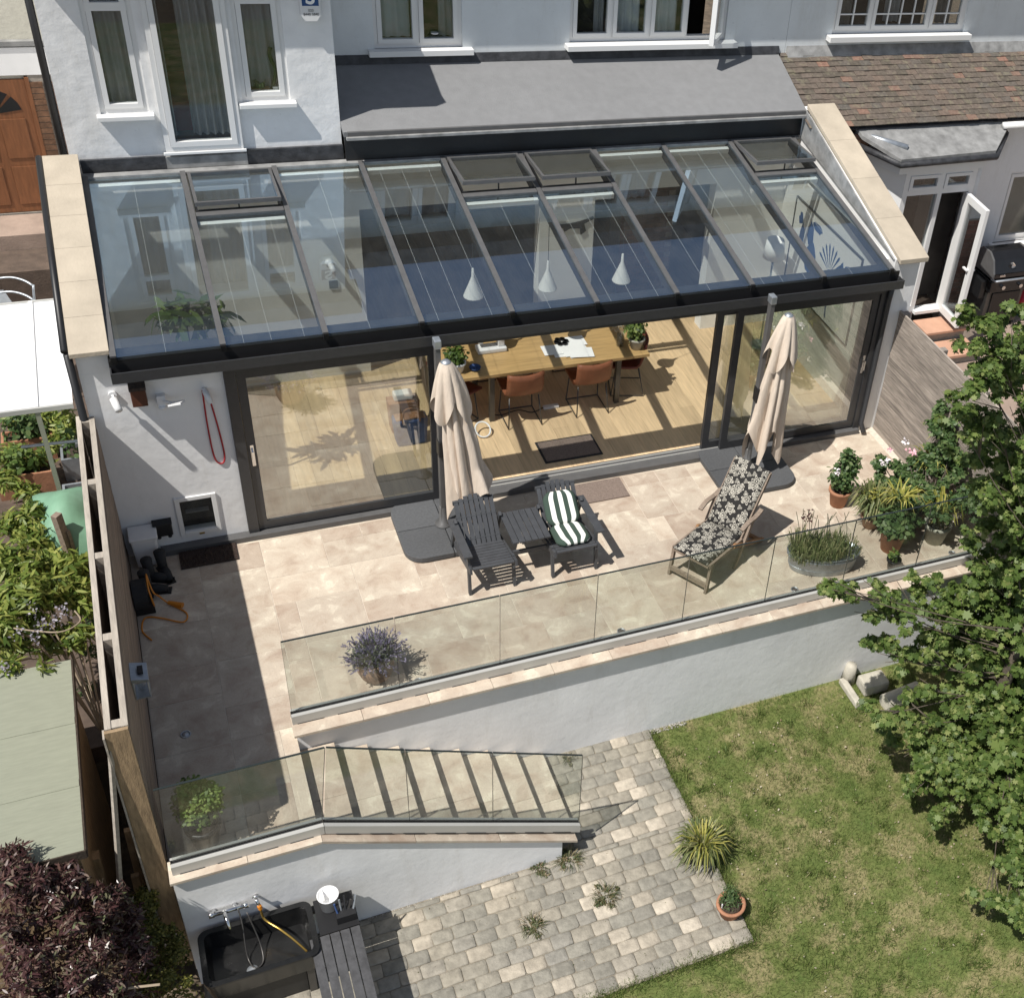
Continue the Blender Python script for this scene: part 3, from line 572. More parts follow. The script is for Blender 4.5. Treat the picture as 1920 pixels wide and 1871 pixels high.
# rafters, panes, blinds, wires
cp, sp = math.cos(PIT), math.sin(PIT)
def slope_box(mb, x0, x1, ya, yb, lo, hi):
    """box following the roof slope, lo/hi measured square to it"""
    P = lambda y, h: (y-sp*h, zr(y)+cp*h)
    return mb.prism([P(ya, lo), P(yb, lo), P(yb, hi), P(ya, hi)], x0, x1, 'x')
OPEN = {1, 4, 5, 8}; YT = 1.86
for i, x in enumerate(RX):
    r = slope_box(MB(), x-.026, x+.026, -.10, 2.66, -.11, -.022).build('rafter', 'anthracite', cons)
    slope_box(MB(), x-.026, x+.026, -.155, 2.64, .0105, .032).build('cover_cap', 'anthracite_worn', r)
    slope_box(MB(), x-.024, x+.024, -.175, -.157, -.05, .03).build('end_cap', 'black', r)
for i in range(9):
    x0, x1 = RX[i]+.006, RX[i+1]-.006; top = YT-.03 if i in OPEN else 2.60
    slope_box(MB(), x0, x1, -.15, top, -.018, .010).build('glass_pane', 'roof_glass', cons)
    c = slope_box(MB(), x0+.03, x1-.03, top-.075, top-.02, -.085, -.028).build('blind_cassette', 'indoor_white', cons)
    for k, q in enumerate((.2, .5, .8)):
        if k == 1 or i % 2: 
            xw = x0+(x1-x0)*(q if k != 1 else .47); MB().tube([(xw, -.08, zr(-.08)-.045), (xw, top-.05, zr(top-.05)-.045)], .0016, 4).build('blind_wire', 'plastic_white', c)
    if i in OPEN:
        tr = slope_box(MB(), x0+.027, x1-.027, YT-.03, YT+.04, -.06, .03).build('transom', 'anthracite_worn', cons)
        # top hung vent, tilted open: hinge at the top edge
        yh = 2.58; L = (yh-YT-.03)/cp; al = R(10.5) if i != 1 else R(7.5); a2 = PIT-al
        hz = zr(yh)+.035; Q = lambda s, h: (yh-s*math.cos(a2)-math.sin(a2)*h, hz-s*math.sin(a2)+math.cos(a2)*h)
        def vb(mb, xa, xb, s0, s1, h0, h1): return mb.prism([Q(s1, h0), Q(s0, h0), Q(s0, h1), Q(s1, h1)], xa, xb, 'x')
        xa, xb = x0+.035, x1-.035; v = MB()
        vb(v, xa, xa+.03, 0, L, -.03, .015); vb(v, xb-.03, xb, 0, L, -.03, .015); vb(v, xa+.0305, xb-.0305, L-.022, L, -.03, .0145); vb(v, xa+.0305, xb-.0305, 0, .03, -.03, .0145)
        vo = v.build('roof_vent', 'anthracite_worn', cons)
        vb(MB(), xa+.028, xb-.028, .028, L-.02, -.012, .012).build('pane', 'roof_glass', vo)
        kb = slope_box(MB(), xa, xb, YT+.045, YT+.07, -.05, .035); slope_box(kb, xa, xa+.02, YT+.0705, 2.55, -.05, .035); slope_box(kb, xb-.02, xb, YT+.0705, 2.55, -.05, .035); kb.build('vent_kerb', 'black', vo)
        pz = zr(YT+.06)+.03; MB().bar(((xa+xb)/2, YT+.06, pz), ((xa+xb)/2, Q(L-.04, 0)[0], Q(L-.04, 0)[1]-.02), .014, .014).build('opener', 'black', vo)
MB().box(-.905, 1.72, 2.605, 2.70, 2.865, 2.90).box(1.72, 7.46, 2.605, 2.70, 2.865, 2.895).build('ridge_flashing', 'lead', cons)
# ================================================================== OUR HOUSE
house = thing('house', 'white rendered house behind the conservatory with a projecting bay', 'house', (3.2, 4.5, 0))
ZE = 5.05
bw = [(-.62, -.17, 3.50, 4.95), (-.085, .675, 3.09, 4.95), (.73, 1.21, 3.575, 4.95)]
holed(MB(), -.985, 1.70, 2.98, ZE, 2.75, 2.95, bw).build('bay_wall', 'render_rough', house)
MB().box(-.985, -.80, 2.951, 7.0, -.1, ZE).build('side_wall', 'render_rough', house); MB().box(1.55, 1.699, 2.951, 3.599, 2.5, ZE).build('bay_side_wall', 'render_rough', house)
mw = [(2.28, 3.29, 3.80, 4.92), (4.60, 6.70, 3.83, 4.92)]
holed(MB(), 1.56, 7.60, 2.9, ZE, 3.60, 3.80, mw).build('rear_wall', 'wall_blue', house)
MB().box(-1.05, 1.86, 2.55, 2.90, ZE+.001, 5.30).box(1.4, 7.60, 3.33, 3.62, ZE, 5.33).build('eaves', 'tar', house)
MB().prism([(3.34, 5.33), (7.1, 8.2), (10.8, 5.33)], -1.1, 7.60, 'x').build('roof', 'slate_dark', house); MB().prism([(2.56, 5.301), (3.9, 5.75), (3.9, 5.301)], -1.04, 1.84, 'x').build('bay_roof', 'slate_dark', house)
MB().box(-.90, 7.6, 9.8, 10.0, -.1, 5.3).build('front_wall', 'cream_wall', house)
# dark flashing under the bay
MB().box(-.90, -.10, 2.715, 2.749, 2.895, 3.035).build('bay_flashing', 'tar', house); MB().box(.70, 1.705, 2.715, 2.749, 2.895, 3.06).build('bay_flashing', 'tar', house)
MB().box(-.10, .70, 2.70, 2.749, 2.905, 3.03).build('threshold_flashing', 'lead', house)
# lean-to felt roof, between bay and neighbour
lr = MB().prism([(2.60, 3.255), (3.599, 3.655), (3.599, 3.60), (2.60, 3.20)], 1.702, 7.49, 'x').build('lean_to_roof', 'felt', house)
MB().box(1.74, 7.52, 2.565, 2.600, 3.20, 3.262).build('drip_edge', 'anthracite_worn', lr); MB().box(1.72, 7.53, 2.53, 2.568, 3.185, 3.215).build('fascia_lip', 'lead', lr)
MB().prism([(3.55, 3.64), (3.599, 3.66), (3.599, 3.735), (3.585, 3.735)], 1.702, 7.50, 'x').build('top_flashing', 'tar', lr)
MB().box(1.72, 7.48, 2.66, 2.72, 2.90, 3.198).build('recess_shade_board', 'black', lr)  # black board paints the shade of the recess below the lean-to edge
# windows
def window(parent, y, x0, x1, z0, z1, lights, sill=None, mat='upvc', curtains=True, bars=None, fw=.045, sw=.05, open_last=False):
    w = MB().box(x0, x0+fw, y-.0, y+.07, z0, z1).box(x1-fw, x1, y-.0, y+.07, z0, z1).box(x0+fw, x1-fw, y-.0, y+.07, z0, z0+fw).box(x0+fw, x1-fw, y-.0, y+.07, z1-fw, z1).build('window', mat, parent)
    n = len(lights)-1
    for i in range(n):
        a, b = x0+fw+(x1-x0-2*fw)*lights[i], x0+fw+(x1-x0-2*fw)*lights[i+1]
        if i: MB().box(a-.012, a+.012, y+.001, y+.068, z0+fw+.001, z1-fw-.001).build('mullion', mat, w)
        a += .012 if i else 0; b -= .012 if i < n-1 else 0; lo, hi = z0+fw+.002, z1-fw-.002
        def fr(mb, xa, xb):
            return mb.box(xa, xa+sw, y-.012, y+.05, lo, hi).box(xb-sw, xb, y-.012, y+.05, lo, hi).box(xa+sw, xb-sw, y-.012, y+.05, lo, lo+sw).box(xa+sw, xb-sw, y-.012, y+.05, hi-sw, hi)
        if open_last and i == n-1:
            L = b-a; c = MB(); fr(c, 0, L); g = MB().box(sw-.005, L-sw+.005, y+.012, y+.024, lo+sw-.005, hi-sw+.005)
            ang = R(52)
            def tw(mb):
                out = []
                for (px, py, pz) in mb.v: dx, dy = px-L, py-y; out.append((b+dx*math.cos(ang)-dy*math.sin(ang), y-.012+dx*math.sin(ang)+dy*math.cos(ang), pz))
                mb.v = out; return mb
            cs = tw(c).build('casement', mat, w); tw(g).build('pane', 'window_glass', w); continue
        fr(MB(), a+.002, b-.002).build('casement', mat, w)
        MB().box(a+sw-.004, b-sw+.004, y+.012, y+.024, lo+sw-.004, hi-sw+.004).build('pane', 'window_glass', w)
        if bars:
            nx, zs = bars[i]; bb = MB()
            for k in range(1, nx): xx = a+sw+(b-a-2*sw)*k/nx; bb.box(xx-.009, xx+.009, y+.005, y+.03, lo+sw, hi-sw)
            for zz in zs: bb.box(a+sw, b-sw, y+.006, y+.029, zz-.009, zz+.009)
            bb.build('glazing_bar', mat, w)
    if sill: MB().box(x0-sill, x1+sill, y-.09, y+.05, z0-.05, z0-.002).build('sill', mat, w, bevel=.004)
    return w
def curtain(parent, x0, x1, y, z0, z1, amp=.025, waves=5, mat='curtain'):
    n = waves*8; P = []
    for z in np.linspace(z0, z1, 7): P.append([(x0+(x1-x0)*i/n, y+amp*math.sin(2*math.pi*waves*i/n+.4*math.sin(z*3))*(1.15-.3*(z-z0)/(z1-z0))+random.uniform(-.002, .002), z) for i in range(n+1)])
    return MB().grid(P).build('curtain', mat, parent, True, recalc=False)
w = window(house, 2.77, -.62, -.17, 3.50, 4.95, [0, 1]); MB().box(-.66, -.135, 2.66, 2.76, 3.455, 3.50).build('sill', 'upvc', w, bevel=.004); curtain(house, -.56, -.23, 2.90, 3.56, 4.9, .02, 4)
MB().box(-.575, -.215, 2.755, 2.80, 4.52, 4.60).build('transom', 'upvc', w)
w = window(house, 2.70, -.085, .675, 3.09, 4.95, [0, 1], fw=.05, sw=.055); curtain(house, .22, .60, 2.94, 3.17, 4.9, .035, 5); curtain(house, -.02, .06, 2.94, 3.17, 4.9, .02, 2)
MB().box(-.11, .70, 2.675, 2.70, 3.06, 3.088).build('sill', 'upvc', w, bevel=.004)
w = window(house, 2.77, .73, 1.21, 3.575, 4.95, [0, 1]); MB().box(.69, 1.26, 2.66, 2.76, 3.53, 3.575).build('sill', 'upvc', w, bevel=.004); curtain(house, .79, 1.15, 2.92, 3.65, 4.9, .02, 4)
MB().box(.775, 1.165, 2.755, 2.80, 4.58, 4.66).build('transom', 'upvc', w)
w = window(house, 3.63, 2.28, 3.29, 3.80, 4.92, [0, .5, 1]); MB().box(2.20, 3.40, 3.50, 3.62, 3.735, 3.80).build('sill', 'upvc', w, bevel=.004); curtain(house, 2.36, 2.72, 3.76, 3.88, 4.85, .015, 3, 'wall_blue'); curtain(house, 3.05, 3.22, 3.76, 3.88, 4.85, .02, 2)
w = window(house, 3.63, 4.60, 6.70, 3.83, 4.92, [0, .25, .5, .75, 1], open_last=True); MB().box(4.54, 6.83, 3.46, 3.62, 3.765, 3.83).build('sill', 'upvc', w, bevel=.004); curtain(house, 5.15, 5.55, 3.75, 3.9, 4.85, .02, 4, 'wall_blue'); curtain(house, 4.95, 5.08, 3.75, 3.9, 4.85, .02, 2); curtain(house, 5.62, 6.05, 3.75, 3.9, 4.85, .02, 4, 'wall_blue')
# dark rooms upstairs
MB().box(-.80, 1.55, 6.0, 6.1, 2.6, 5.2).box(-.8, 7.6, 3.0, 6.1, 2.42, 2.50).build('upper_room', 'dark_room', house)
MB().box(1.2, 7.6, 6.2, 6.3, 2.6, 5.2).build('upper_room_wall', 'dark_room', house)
MB().box(.05, .62, 3.5, 4.4, 2.98, 3.30).build('indoor_bed', 'red_paint', house)
# telephone on the sill of the small window, pot plants on the bay sill
ph = thing('telephone', 'old round dial telephone standing behind the small upper window', 'telephone', (2.98, 3.74, 3.85))
MB().lathe([(.07, 0), (.075, .02), (.05, .06), (.03, .08)], (2.98, 3.74, 3.85), 18).build('body', 'black', ph, True); MB().lathe([(.045, -.005), (.045, .005)], (2.98, 3.66, 3.95), 12).build('dial', 'plastic_white', ph)
# black downpipe on the corner
MB().tube([(-1.035, 2.93, 2.9), (-1.035, 2.93, 5.2)], .036, 10).build('downpipe', 'black', house, True)
# ================================================================== INSIDE
fl = struct(MB().box(-.92, 7.48, .141, 6.9, -.06, .018).build('indoor_floor', 'mat_brown'))
pw = .19; x = -.915; k = 0; rr = random.Random(4)
while x < 7.46:
    w_ = min(pw, 7.475-x); ys = [.142, rr.uniform(.9, 2.4), rr.uniform(3.0, 4.4), 6.88]
    for a, b in zip(ys[:-1], ys[1:]):
        if x+w_ > -.2 or True: MB().cbox(x+.001, x+w_-.001, a+.001, b-.001, .0185, .034, .0012).build('floor_plank', 'oak_floor', fl)
    x += w_
FZ = .034
iw = struct(holed(MB(), -.92, 7.48, .0, 2.864, 2.755, 2.95, [(1.83, 4.0, .0, 2.25), (4.72, 6.40, .0, 2.25)]).build('indoor_wall', 'indoor_white'))
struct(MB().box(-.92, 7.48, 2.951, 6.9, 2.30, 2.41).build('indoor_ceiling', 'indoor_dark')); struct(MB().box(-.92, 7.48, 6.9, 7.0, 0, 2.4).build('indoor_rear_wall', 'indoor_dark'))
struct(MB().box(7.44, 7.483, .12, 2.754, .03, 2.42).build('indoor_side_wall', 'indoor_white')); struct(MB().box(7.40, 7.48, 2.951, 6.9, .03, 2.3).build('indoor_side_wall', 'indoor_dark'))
struct(MB().box(-.924, -.90, .12, 2.754, .03, 2.40).build('indoor_side_wall', 'indoor_white'))
# ================================================================== NEIGHBOUR ON THE RIGHT
nb = thing('neighbour_house', 'neighbouring white house with a tiled lean to roof on the right', 'house', (10, 3.5, 0))
holed(MB(), 7.605, 15, 2.5, ZE, 3.60, 3.80, [(8.28, 10.42, 3.875, 4.92)]).build('upper_wall', 'wall_blue', nb)
MB().box(7.605, 15, 3.33, 3.62, ZE, 5.33).build('eaves', 'tar', nb); MB().prism([(3.34, 5.33), (7.1, 8.2), (10.8, 5.33)], 7.605, 15, 'x').build('main_roof', 'slate_dark', nb)
zz = [4.12, 4.36, 4.6]
w = window(nb, 3.63, 8.28, 10.42, 3.875, 4.92, [0, .27, .73, 1], bars=[(2, zz), (4, zz), (2, zz)]); MB().box(8.20, 10.50, 3.47, 3.62, 3.80, 3.875).build('sill', 'upvc', w, bevel=.004)
MB().box(8.0, 11, 5.5, 5.6, 2.6, 5.2).build('upper_room', 'dark_room', nb)
curtain(nb, 8.40, 8.62, 3.76, 3.95, 4.85, .02, 2, 'indoor_dark'); curtain(nb, 9.2, 9.45, 3.85, 3.95, 4.85, .02, 3, 'curtain'); curtain(nb, 10.0, 10.25, 3.76, 3.95, 4.85, .02, 3, 'indoor_dark')
# tiled lean-to roof
E0, E1 = (2.37, 3.10), (3.56, 3.60)
tr = MB().prism([(E0[0], E0[1]-.03), (3.595, 3.585), (3.595, 3.50), (E0[0]+.03, E0[1]-.06)], 7.50, 14, 'x').build('tiled_roof', 'tar', nb)
def roof_tiles():
    sl = math.atan2(E1[1]-E0[1], E1[0]-E0[0]); L = math.hypot(E1[0]-E0[0], E1[1]-E0[1]); gauge = .098; rows = int(L/gauge); cells = []
    rnd = random.Random(12)
    for j in range(rows+1):
        x = 7.52+(.0825 if j % 2 else 0)
        while x < 13.6:
            s = j*gauge; y = E0[0]+s*math.cos(sl); z = E0[1]+s*math.sin(sl)
            cells.append((x, y, z, rnd.uniform(-.009, .009), rnd.uniform(-.004, .006), rnd.uniform(-.02, .02)))
            x += .1655
    cells.sort(key=lambda c: (Vector(c[:3])-CAM).length+ (100 if c[0] > 12.2 else 0))
    P = MB().prism([(-.0815, -.001), (.0815, -.001), (.0815, .011), (-.0815, .011)], -.012, .165); o = P.build('roof_tile', 'roof_tile'); tm = o.data; bpy.data.objects.remove(o)
    off = OFF[tr.name]; rest = MB(); cnt = 0
    for k, (x, y, z, a, b, c) in enumerate(cells):
        if k < 300: o = inst(tm, 'roof_tile', tr, (x, y+a*.6, z+b+.012), (sl-.10+c, c*.6, c*.5))
        else:
            cs, sn = math.cos(sl-.10+c), math.sin(sl-.10+c); vs = []
            for px in (-.0815, .0815):
                for py, pz in ((-.012, -.001), (.165, -.001), (.165, .011), (-.012, .011)): vs.append((x+px, y+a*.6+py*cs-pz*sn, z+b+.012+py*sn+pz*cs))
            rest.add(vs, [(0, 3, 2, 1), (4, 5, 6, 7), (0, 1, 5, 4), (1, 2, 6, 5), (2, 3, 7, 6), (3, 0, 4, 7)]); cnt += 1
    o = rest.build('roof_tile_field', 'roof_tile', tr); o['kind'] = 'stuff'
    at = o.data.attributes.new('rnd', 'FLOAT', 'FACE'); at.data.foreach_set('value', np.repeat(RNG.uniform(0, 1, cnt), 6).astype(np.float32))
roof_tiles()
MB().prism([(3.52, 3.60), (3.598, 3.635), (3.598, 3.73), (3.59, 3.73)], 7.62, 14, 'x').build('lead_flashing', 'lead', nb)
MB().tube([(10.5, 2.30, 3.03), (14, 2.30, 3.03)], .05, 8).build('gutter', 'upvc', nb, True)
# rear wall behind the barbecue
holed(MB(), 8.0, 15, -.2, 3.02, 2.62, 2.80, [(8.3, 10.3, -.2, 2.6), (11.15, 13.0, 1.0, 2.15)]).build('rear_wall', 'render_white', nb)
w = window(nb, 2.66, 11.15, 13.0, 1.0, 2.15, [0, .5, 1]); MB().box(11.08, 13.1, 2.50, 2.65, .94, 1.0).build('sill', 'upvc', w, bevel=.004); MB().box(11.0, 13.2, 3.4, 3.5, .6, 2.6).build('room_wall', 'cream_wall', nb)
# brick panel next to the bay
bp_ = MB().box(10.34, 10.90, 2.585, 2.6195, 0, 1.45).build('brick_panel', 'mortar', nb)
bm = MB().box(.004, .211, -.012, .0, .004, .069).build('brick', 'brick'); bh = MB().box(.004, .102, -.012, .0, .004, .069).build('brick', 'brick'); dm, dh = bm.data, bh.data; bpy.data.objects.remove(bm); bpy.data.objects.remove(bh)
for j in range(19):
    x = 10.345
    for k in range(4):
        half = (k+j) % 3 == 0; wd = .106 if half else .215
        if x+wd > 10.91: break
        inst(dh if half else dm, 'brick', bp_, (x, 2.585, .02+.075*j)); x += wd
# bay: canted walls with lead flat roof
BY = 2.0
LRP = [(8.18, 2.44, 3.075), (8.22, 2.30, 3.0), (8.56, 1.80, 2.87), (10.12, 1.86, 2.88), (10.62, 2.34, 2.99), (10.66, 2.44, 3.075)]
lrf = MB().add([(a, b, c) for a, b, c in LRP]+[(a, b, c-.05) for a, b, c in LRP], [(0, 1, 4, 5), (1, 2, 3, 4), (11, 10, 7, 6), (10, 9, 8, 7)]+[(i, (i+1) % 6, (i+1) % 6+6, i+6) for i in range(6)]).build('bay_roof', 'lead', nb)
MB().prism([(8.34, 2.46), (8.64, 1.90), (10.05, 1.92), (10.5, 2.46)], 2.61, 2.80, 'z').build('bay_fascia', 'upvc', nb)
gp = [(8.22, 2.36, 2.84), (8.55, 1.79, 2.80), (10.13, 1.84, 2.80), (10.68, 2.42, 2.86)]
MB().tube(gp, .045, 8).build('bay_gutter', 'tar', nb, True)
MB().tube([A(1604, 249, z=2.98), A(1702, 278, z=2.93)], .045, 12).build('loose_pipe', 'galvanised', nb, True)
MB().box(8.0, 8.42, 2.40, 2.60, 2.45, 2.98).build('bay_end', 'red_tile_old', nb)
bf = MB(); bf.box(8.80, 8.88, BY-.05, BY+.05, .40, 2.60).box(9.38, 9.45, BY-.05, BY+.05, .40, 2.60).box(9.90, 9.97, BY-.05, BY+.05, .40, 2.60).box(8.88, 9.38, BY-.05, BY+.05, 2.26, 2.33).box(9.45, 9.90, BY-.05, BY+.05, 2.26, 2.33).box(8.88, 9.38, BY-.05, BY+.05, 2.55, 2.60).box(9.45, 9.90, BY-.05, BY+.05, 2.55, 2.60).box(8.88, 9.38, BY-.05, BY+.05, .40, .50)
bfo = bf.build('bay_frame', 'upvc', nb)
for a, b in ((8.88, 9.38), (9.45, 9.90)):
    f = MB().box(a+.003, a+.053, BY-.062, BY+.02, 2.333, 2.547).box(b-.053, b-.003, BY-.062, BY+.02, 2.333, 2.547).box(a+.053, b-.053, BY-.062, BY+.02, 2.333, 2.378).box(a+.053, b-.053, BY-.062, BY+.02, 2.502, 2.547).build('fanlight', 'upvc', bfo)
    MB().box(a+.05, b-.05, BY-.03, BY-.02, 2.37, 2.51).build('pane', 'window_glass', bfo)
MB().box(8.875, 9.385, BY-.012, BY, .495, 2.265).build('pane', 'window_glass', bfo)
MB().prism([(8.36, 2.46), (8.80, 1.96), (8.86, 2.0), (8.42, 2.5)], -.1, 2.60, 'z').build('bay_side', 'upvc', nb); MB().prism([(9.975, 1.99), (10.03, 1.94), (10.36, 2.62), (10.28, 2.62)], -.1, 2.60, 'z').build('bay_side', 'render_white', nb)
MB().box(8.80, 9.45, BY-.03, BY+.03, -.1, .40).build('bay_base', 'render_white', nb)
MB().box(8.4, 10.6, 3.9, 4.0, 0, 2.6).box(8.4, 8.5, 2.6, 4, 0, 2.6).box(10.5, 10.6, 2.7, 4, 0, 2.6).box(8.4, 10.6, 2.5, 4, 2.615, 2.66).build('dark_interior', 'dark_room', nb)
MB().box(8.9, 9.95, BY, 3.9, .30, .38).build('doorway_floor', 'patio_brown', nb); MB().box(9.40, 10.10, 2.36, 2.40, .39, 2.30).build('doorway_dark_panel', 'dark_room', nb)  # dark panel added inside the doorway stands in for its unlit depth
MB().box(9.43, 9.97, BY-.12, BY+.04, .382, .43).build('threshold', 'upvc', nb)
# open white door
da = Vector((9.885, BY-.06, 0)); db = Vector((9.845, 1.36, 0)); dd = (db-da).normalized(); wd = .57; dn = Vector((-dd.y, dd.x, 0))
od = thing('open_door', 'open white glazed door on the neighbouring bay', 'door', (da.x, da.y, .42))
def dbox(mb, s0, s1, t0, t1, z0, z1):
    return mb.add([da+dd*s+dn*t+Vector((0, 0, z)) for z in (z0, z1) for t in (t0, t1) for s in (s0, s1)], [(0, 2, 3, 1), (4, 5, 7, 6), (0, 1, 5, 4), (2, 6, 7, 3), (0, 4, 6, 2), (1, 3, 7, 5)])
f = MB(); dbox(f, .0, .10, -.03, .03, .40, 2.25); dbox(f, wd-.10, wd, -.03, .03, .40, 2.25); dbox(f, .10, wd-.10, -.03, .03, .40, .52); dbox(f, .10, wd-.10, -.03, .03, 2.14, 2.25); f.build('frame', 'upvc', od, bevel=.005)
dbox(MB(), .09, wd-.09, -.01, .01, .51, 2.15).build('pane', 'window_glass', od); h = MB(); dbox(h, wd-.07, wd-.04, .032, .045, 1.2, 1.4); dbox(h, wd-.17, wd-.045, .06, .075, 1.30, 1.32); dbox(h, wd-.062, wd-.047, .040, .078, 1.298, 1.322); h.build('handle', 'plastic_white', od); h = MB(); dbox(h, wd-.16, wd-.045, -.066, -.031, 1.30, 1.32); h.build('handle', 'plastic_white', od)
# patio, steps
struct(MB().box(7.80, 16, -3.2, 2.58, -.3, -.02).build('patio', 'patio_tan'))
stp = thing('doorstep', 'two pinkish stone steps below the open white door', 'steps', (9.7, 1.5, 0))
MB().box(9.45, 10.12, 1.52, 1.86, -.02, .26).build('riser_block', 'mortar', stp); MB().cbox(9.42, 10.15, 1.48, 1.87, .262, .30, .004).build('upper_step', 'step_pink', stp)
MB().box(9.45, 10.12, 1.10, 1.50, -.02, .10).build('riser_block', 'mortar', stp); MB().cbox(9.42, 10.15, 1.06, 1.475, .102, .145, .004).build('lower_step', 'step_pink', stp)
# barbecue
bx, by = 11.0, 2.10
bbq = thing('barbecue', 'black gas barbecue with closed lid standing by the brick panel', 'barbecue', (bx, by, -.02))
MB().box(bx-.33, bx+.33, by-.24, by+.24, .06, .62).build('cabinet', 'steel_dark', bbq, bevel=.01); MB().box(bx-.25, bx+.27, by-.262, by-.242, .10, .60).build('door', 'black_gloss', bbq, bevel=.006)
MB().box(bx-.36, bx+.36, by-.30, by+.24, .64, .82).build('control_panel', 'black_gloss', bbq, bevel=.012)
for k in (-.15, .17): MB().tube([(bx+k, by-.30, .73), (bx+k, by-.345, .73)], .032, 14).build('knob', 'chrome', bbq)
prof = [(by-.26, .84), (by-.26, .93), (by-.17, 1.12), (by-.05, 1.20), (by+.12, 1.20), (by+.22, 1.10), (by+.24, .84)]
MB().prism(prof, bx-.31, bx+.31, 'x').build('lid', 'black_gloss', bbq, bevel=.015); MB().prism([(p-.008 if p < by else p+.008, q) for p, q in prof], bx-.345, bx-.312, 'x').build('lid_end', 'anthracite_worn', bbq, bevel=.006); MB().prism([(p-.008 if p < by else p+.008, q) for p, q in prof], bx+.312, bx+.345, 'x').build('lid_end', 'anthracite_worn', bbq, bevel=.006)
MB().tube([(bx-.36, by-.27, .86), (bx-.36, by-.36, .87), (bx+.36, by-.36, .87), (bx+.36, by-.27, .86)], .018, 8).build('handle', 'galvanised', bbq, True)
MB().tube([(bx, by-.20, 1.04), (bx, by-.255, 1.03)], .036, 14).build('thermometer', 'chrome', bbq); MB().box(bx-.22, bx-.12, by-.275, by-.262, .88, .92).build('badge', 'chrome', bbq)
MB().box(bx-.46, bx-.36, by-.2, by+.2, .50, .80).build('folded_shelf', 'black', bbq, bevel=.02)
for a in (-.3, .3):
    for c in (-.2, .2): MB().tube([(bx+a-.02, by+c, .03), (bx+a+.02, by+c, .03)], .045, 12).build('castor', 'rubber', bbq)
g = A(1900, 585, z=0); gas = thing('gas_cylinder', 'gas cylinder with red top and green base beside the barbecue', 'gas cylinder', (g.x+.12, g.y, -.02))
gx, gy = g.x+.12, g.y
MB().lathe([(.13, 0), (.14, .03), (.14, .20), (.135, .22)], (gx, gy, -.02), 22).build('base', 'teal_paint', gas, True); MB().lathe([(.145, .20), (.14, .28), (.10, .34), (.03, .36), (0, .36)], (gx, gy, -.02), 22).build('shoulder', 'red_paint', gas, True)
MB().tube([(gx-.09, gy, .28), (gx-.09, gy, .42), (gx+.09, gy, .42), (gx+.09, gy, .28)], .014, 8).tube([(gx, gy-.09, .28), (gx, gy-.09, .42), (gx, gy+.09, .42), (gx, gy+.09, .28)], .014, 8).build('handle', 'red_paint', gas, True)
# cloth hung by the wall at the frame edge
hc = thing('folded_parasol', 'beige folded parasol leaning on the neighbouring wall at the frame edge', 'parasol', (11.75, 2.35, 0)); MB().tube([(11.75, 2.30, .3), (11.85, 2.45, 1.2), (11.95, 2.55, 1.9)], [.07, .11, .04], 10).build('canopy', 'cloth_cream', hc, True); MB().tube([(11.68, 2.2, -.02), (11.75, 2.3, .32)], .02, 8).build('pole', 'galvanised', hc)
# ------------------------------------------------------------------ right fence of narrow slats
rf = thing('slat_fence', 'weathered grey fence of narrow slats on the right of the terrace', 'fence', (7.7, -1.6, 0))
for i in range(24):
    z0 = -.02+i*.075; MB().box(7.70+random.uniform(-.002, .002), 7.722, -3.3, -.035, z0, z0+.070).build('slat', 'fence_right', rf)
for y in (-.10, -.95, -1.85, -2.75): MB().box(7.724, 7.80, y-.05, y+.03, -.3, 1.775).build('post', 'fence_right', rf)
# ------------------------------------------------------------------ left fence: double skin with cross blocks
lf = thing('double_fence', 'tall double sided wooden fence on the left of the terrace', 'fence', (-1.22, -2, G))
for i in range(17):
    z0 = .02+i*.0995; MB().box(-1.176, -1.156+random.uniform(-.0015, .0015), -3.93, -.012, z0, z0+.092).build('board', 'fence_left', lf)
for i in range(17):
    z0 = -.02+i*.0995; MB().box(-1.300, -1.282, -3.93, .02, z0, z0+.094).build('board', 'fence_left', lf)
MB().box(-1.197, -1.153, -3.945, .0, 1.712, 1.745).build('top_rail', 'fence_pale', lf); MB().box(-1.304, -1.262, -3.945, .03, 1.712, 1.745).build('top_rail', 'fence_pale', lf)
for y in (0.0, -.96, -1.97, -2.95, -3.86): MB().box(-1.261, -1.198, y-.075, y-.0, -.3, 1.738).build('post', 'fence_pale', lf)
MB().box(-1.31, -1.156, -3.975, -3.947, -1.3, 1.735).build('end_board', 'timber', lf)
MB().box(-1.325, -1.312, -3.99, -3.90, -.7, 1.70).build('edge_batten', 'fence_pale', lf)
MB().bar((-1.30, -3.96, 1.55), (-1.50, -4.10, .05), .028, .03).build('brace', 'fence_pale', lf)
# lantern hung on the fence
fp = A(262, 1275, x=-1.10)
lan = thing('fence_lantern', 'small galvanised wall lantern on the shaded face of the wooden fence', 'lantern', (-1.155, fp.y, fp.z))
y0, z0 = fp.y, fp.z
MB().prism([(-1.153, z0+.08), (-1.03, z0+.06), (-1.03, z0+.085), (-1.153, z0+.12)], y0-.10, y0+.10).build('hood', 'galvanised', lan); MB().box(-1.153, -1.04, y0-.085, y0+.085, z0-.13, z0-.12).box(-1.153, -1.145, y0-.085, y0+.085, z0-.12, z0+.07).build('frame', 'galvanised', lan)
for a in (-.08, -.04, 0, .04, .08): MB().tube([(-1.045, y0+a, z0-.12), (-1.045, y0+a, z0+.062)], .004, 5).build('bar', 'galvanised', lan)
MB().lathe([(.03, -.1), (.035, -.03), (.03, .03), (0, .04)], (-1.095, y0, z0), 12).build('bulb', 'window_glass', lan, True); MB().box(-1.10, -1.06, y0-.04, y0+.04, z0+.104, z0+.125).build('cap', 'black', lan)
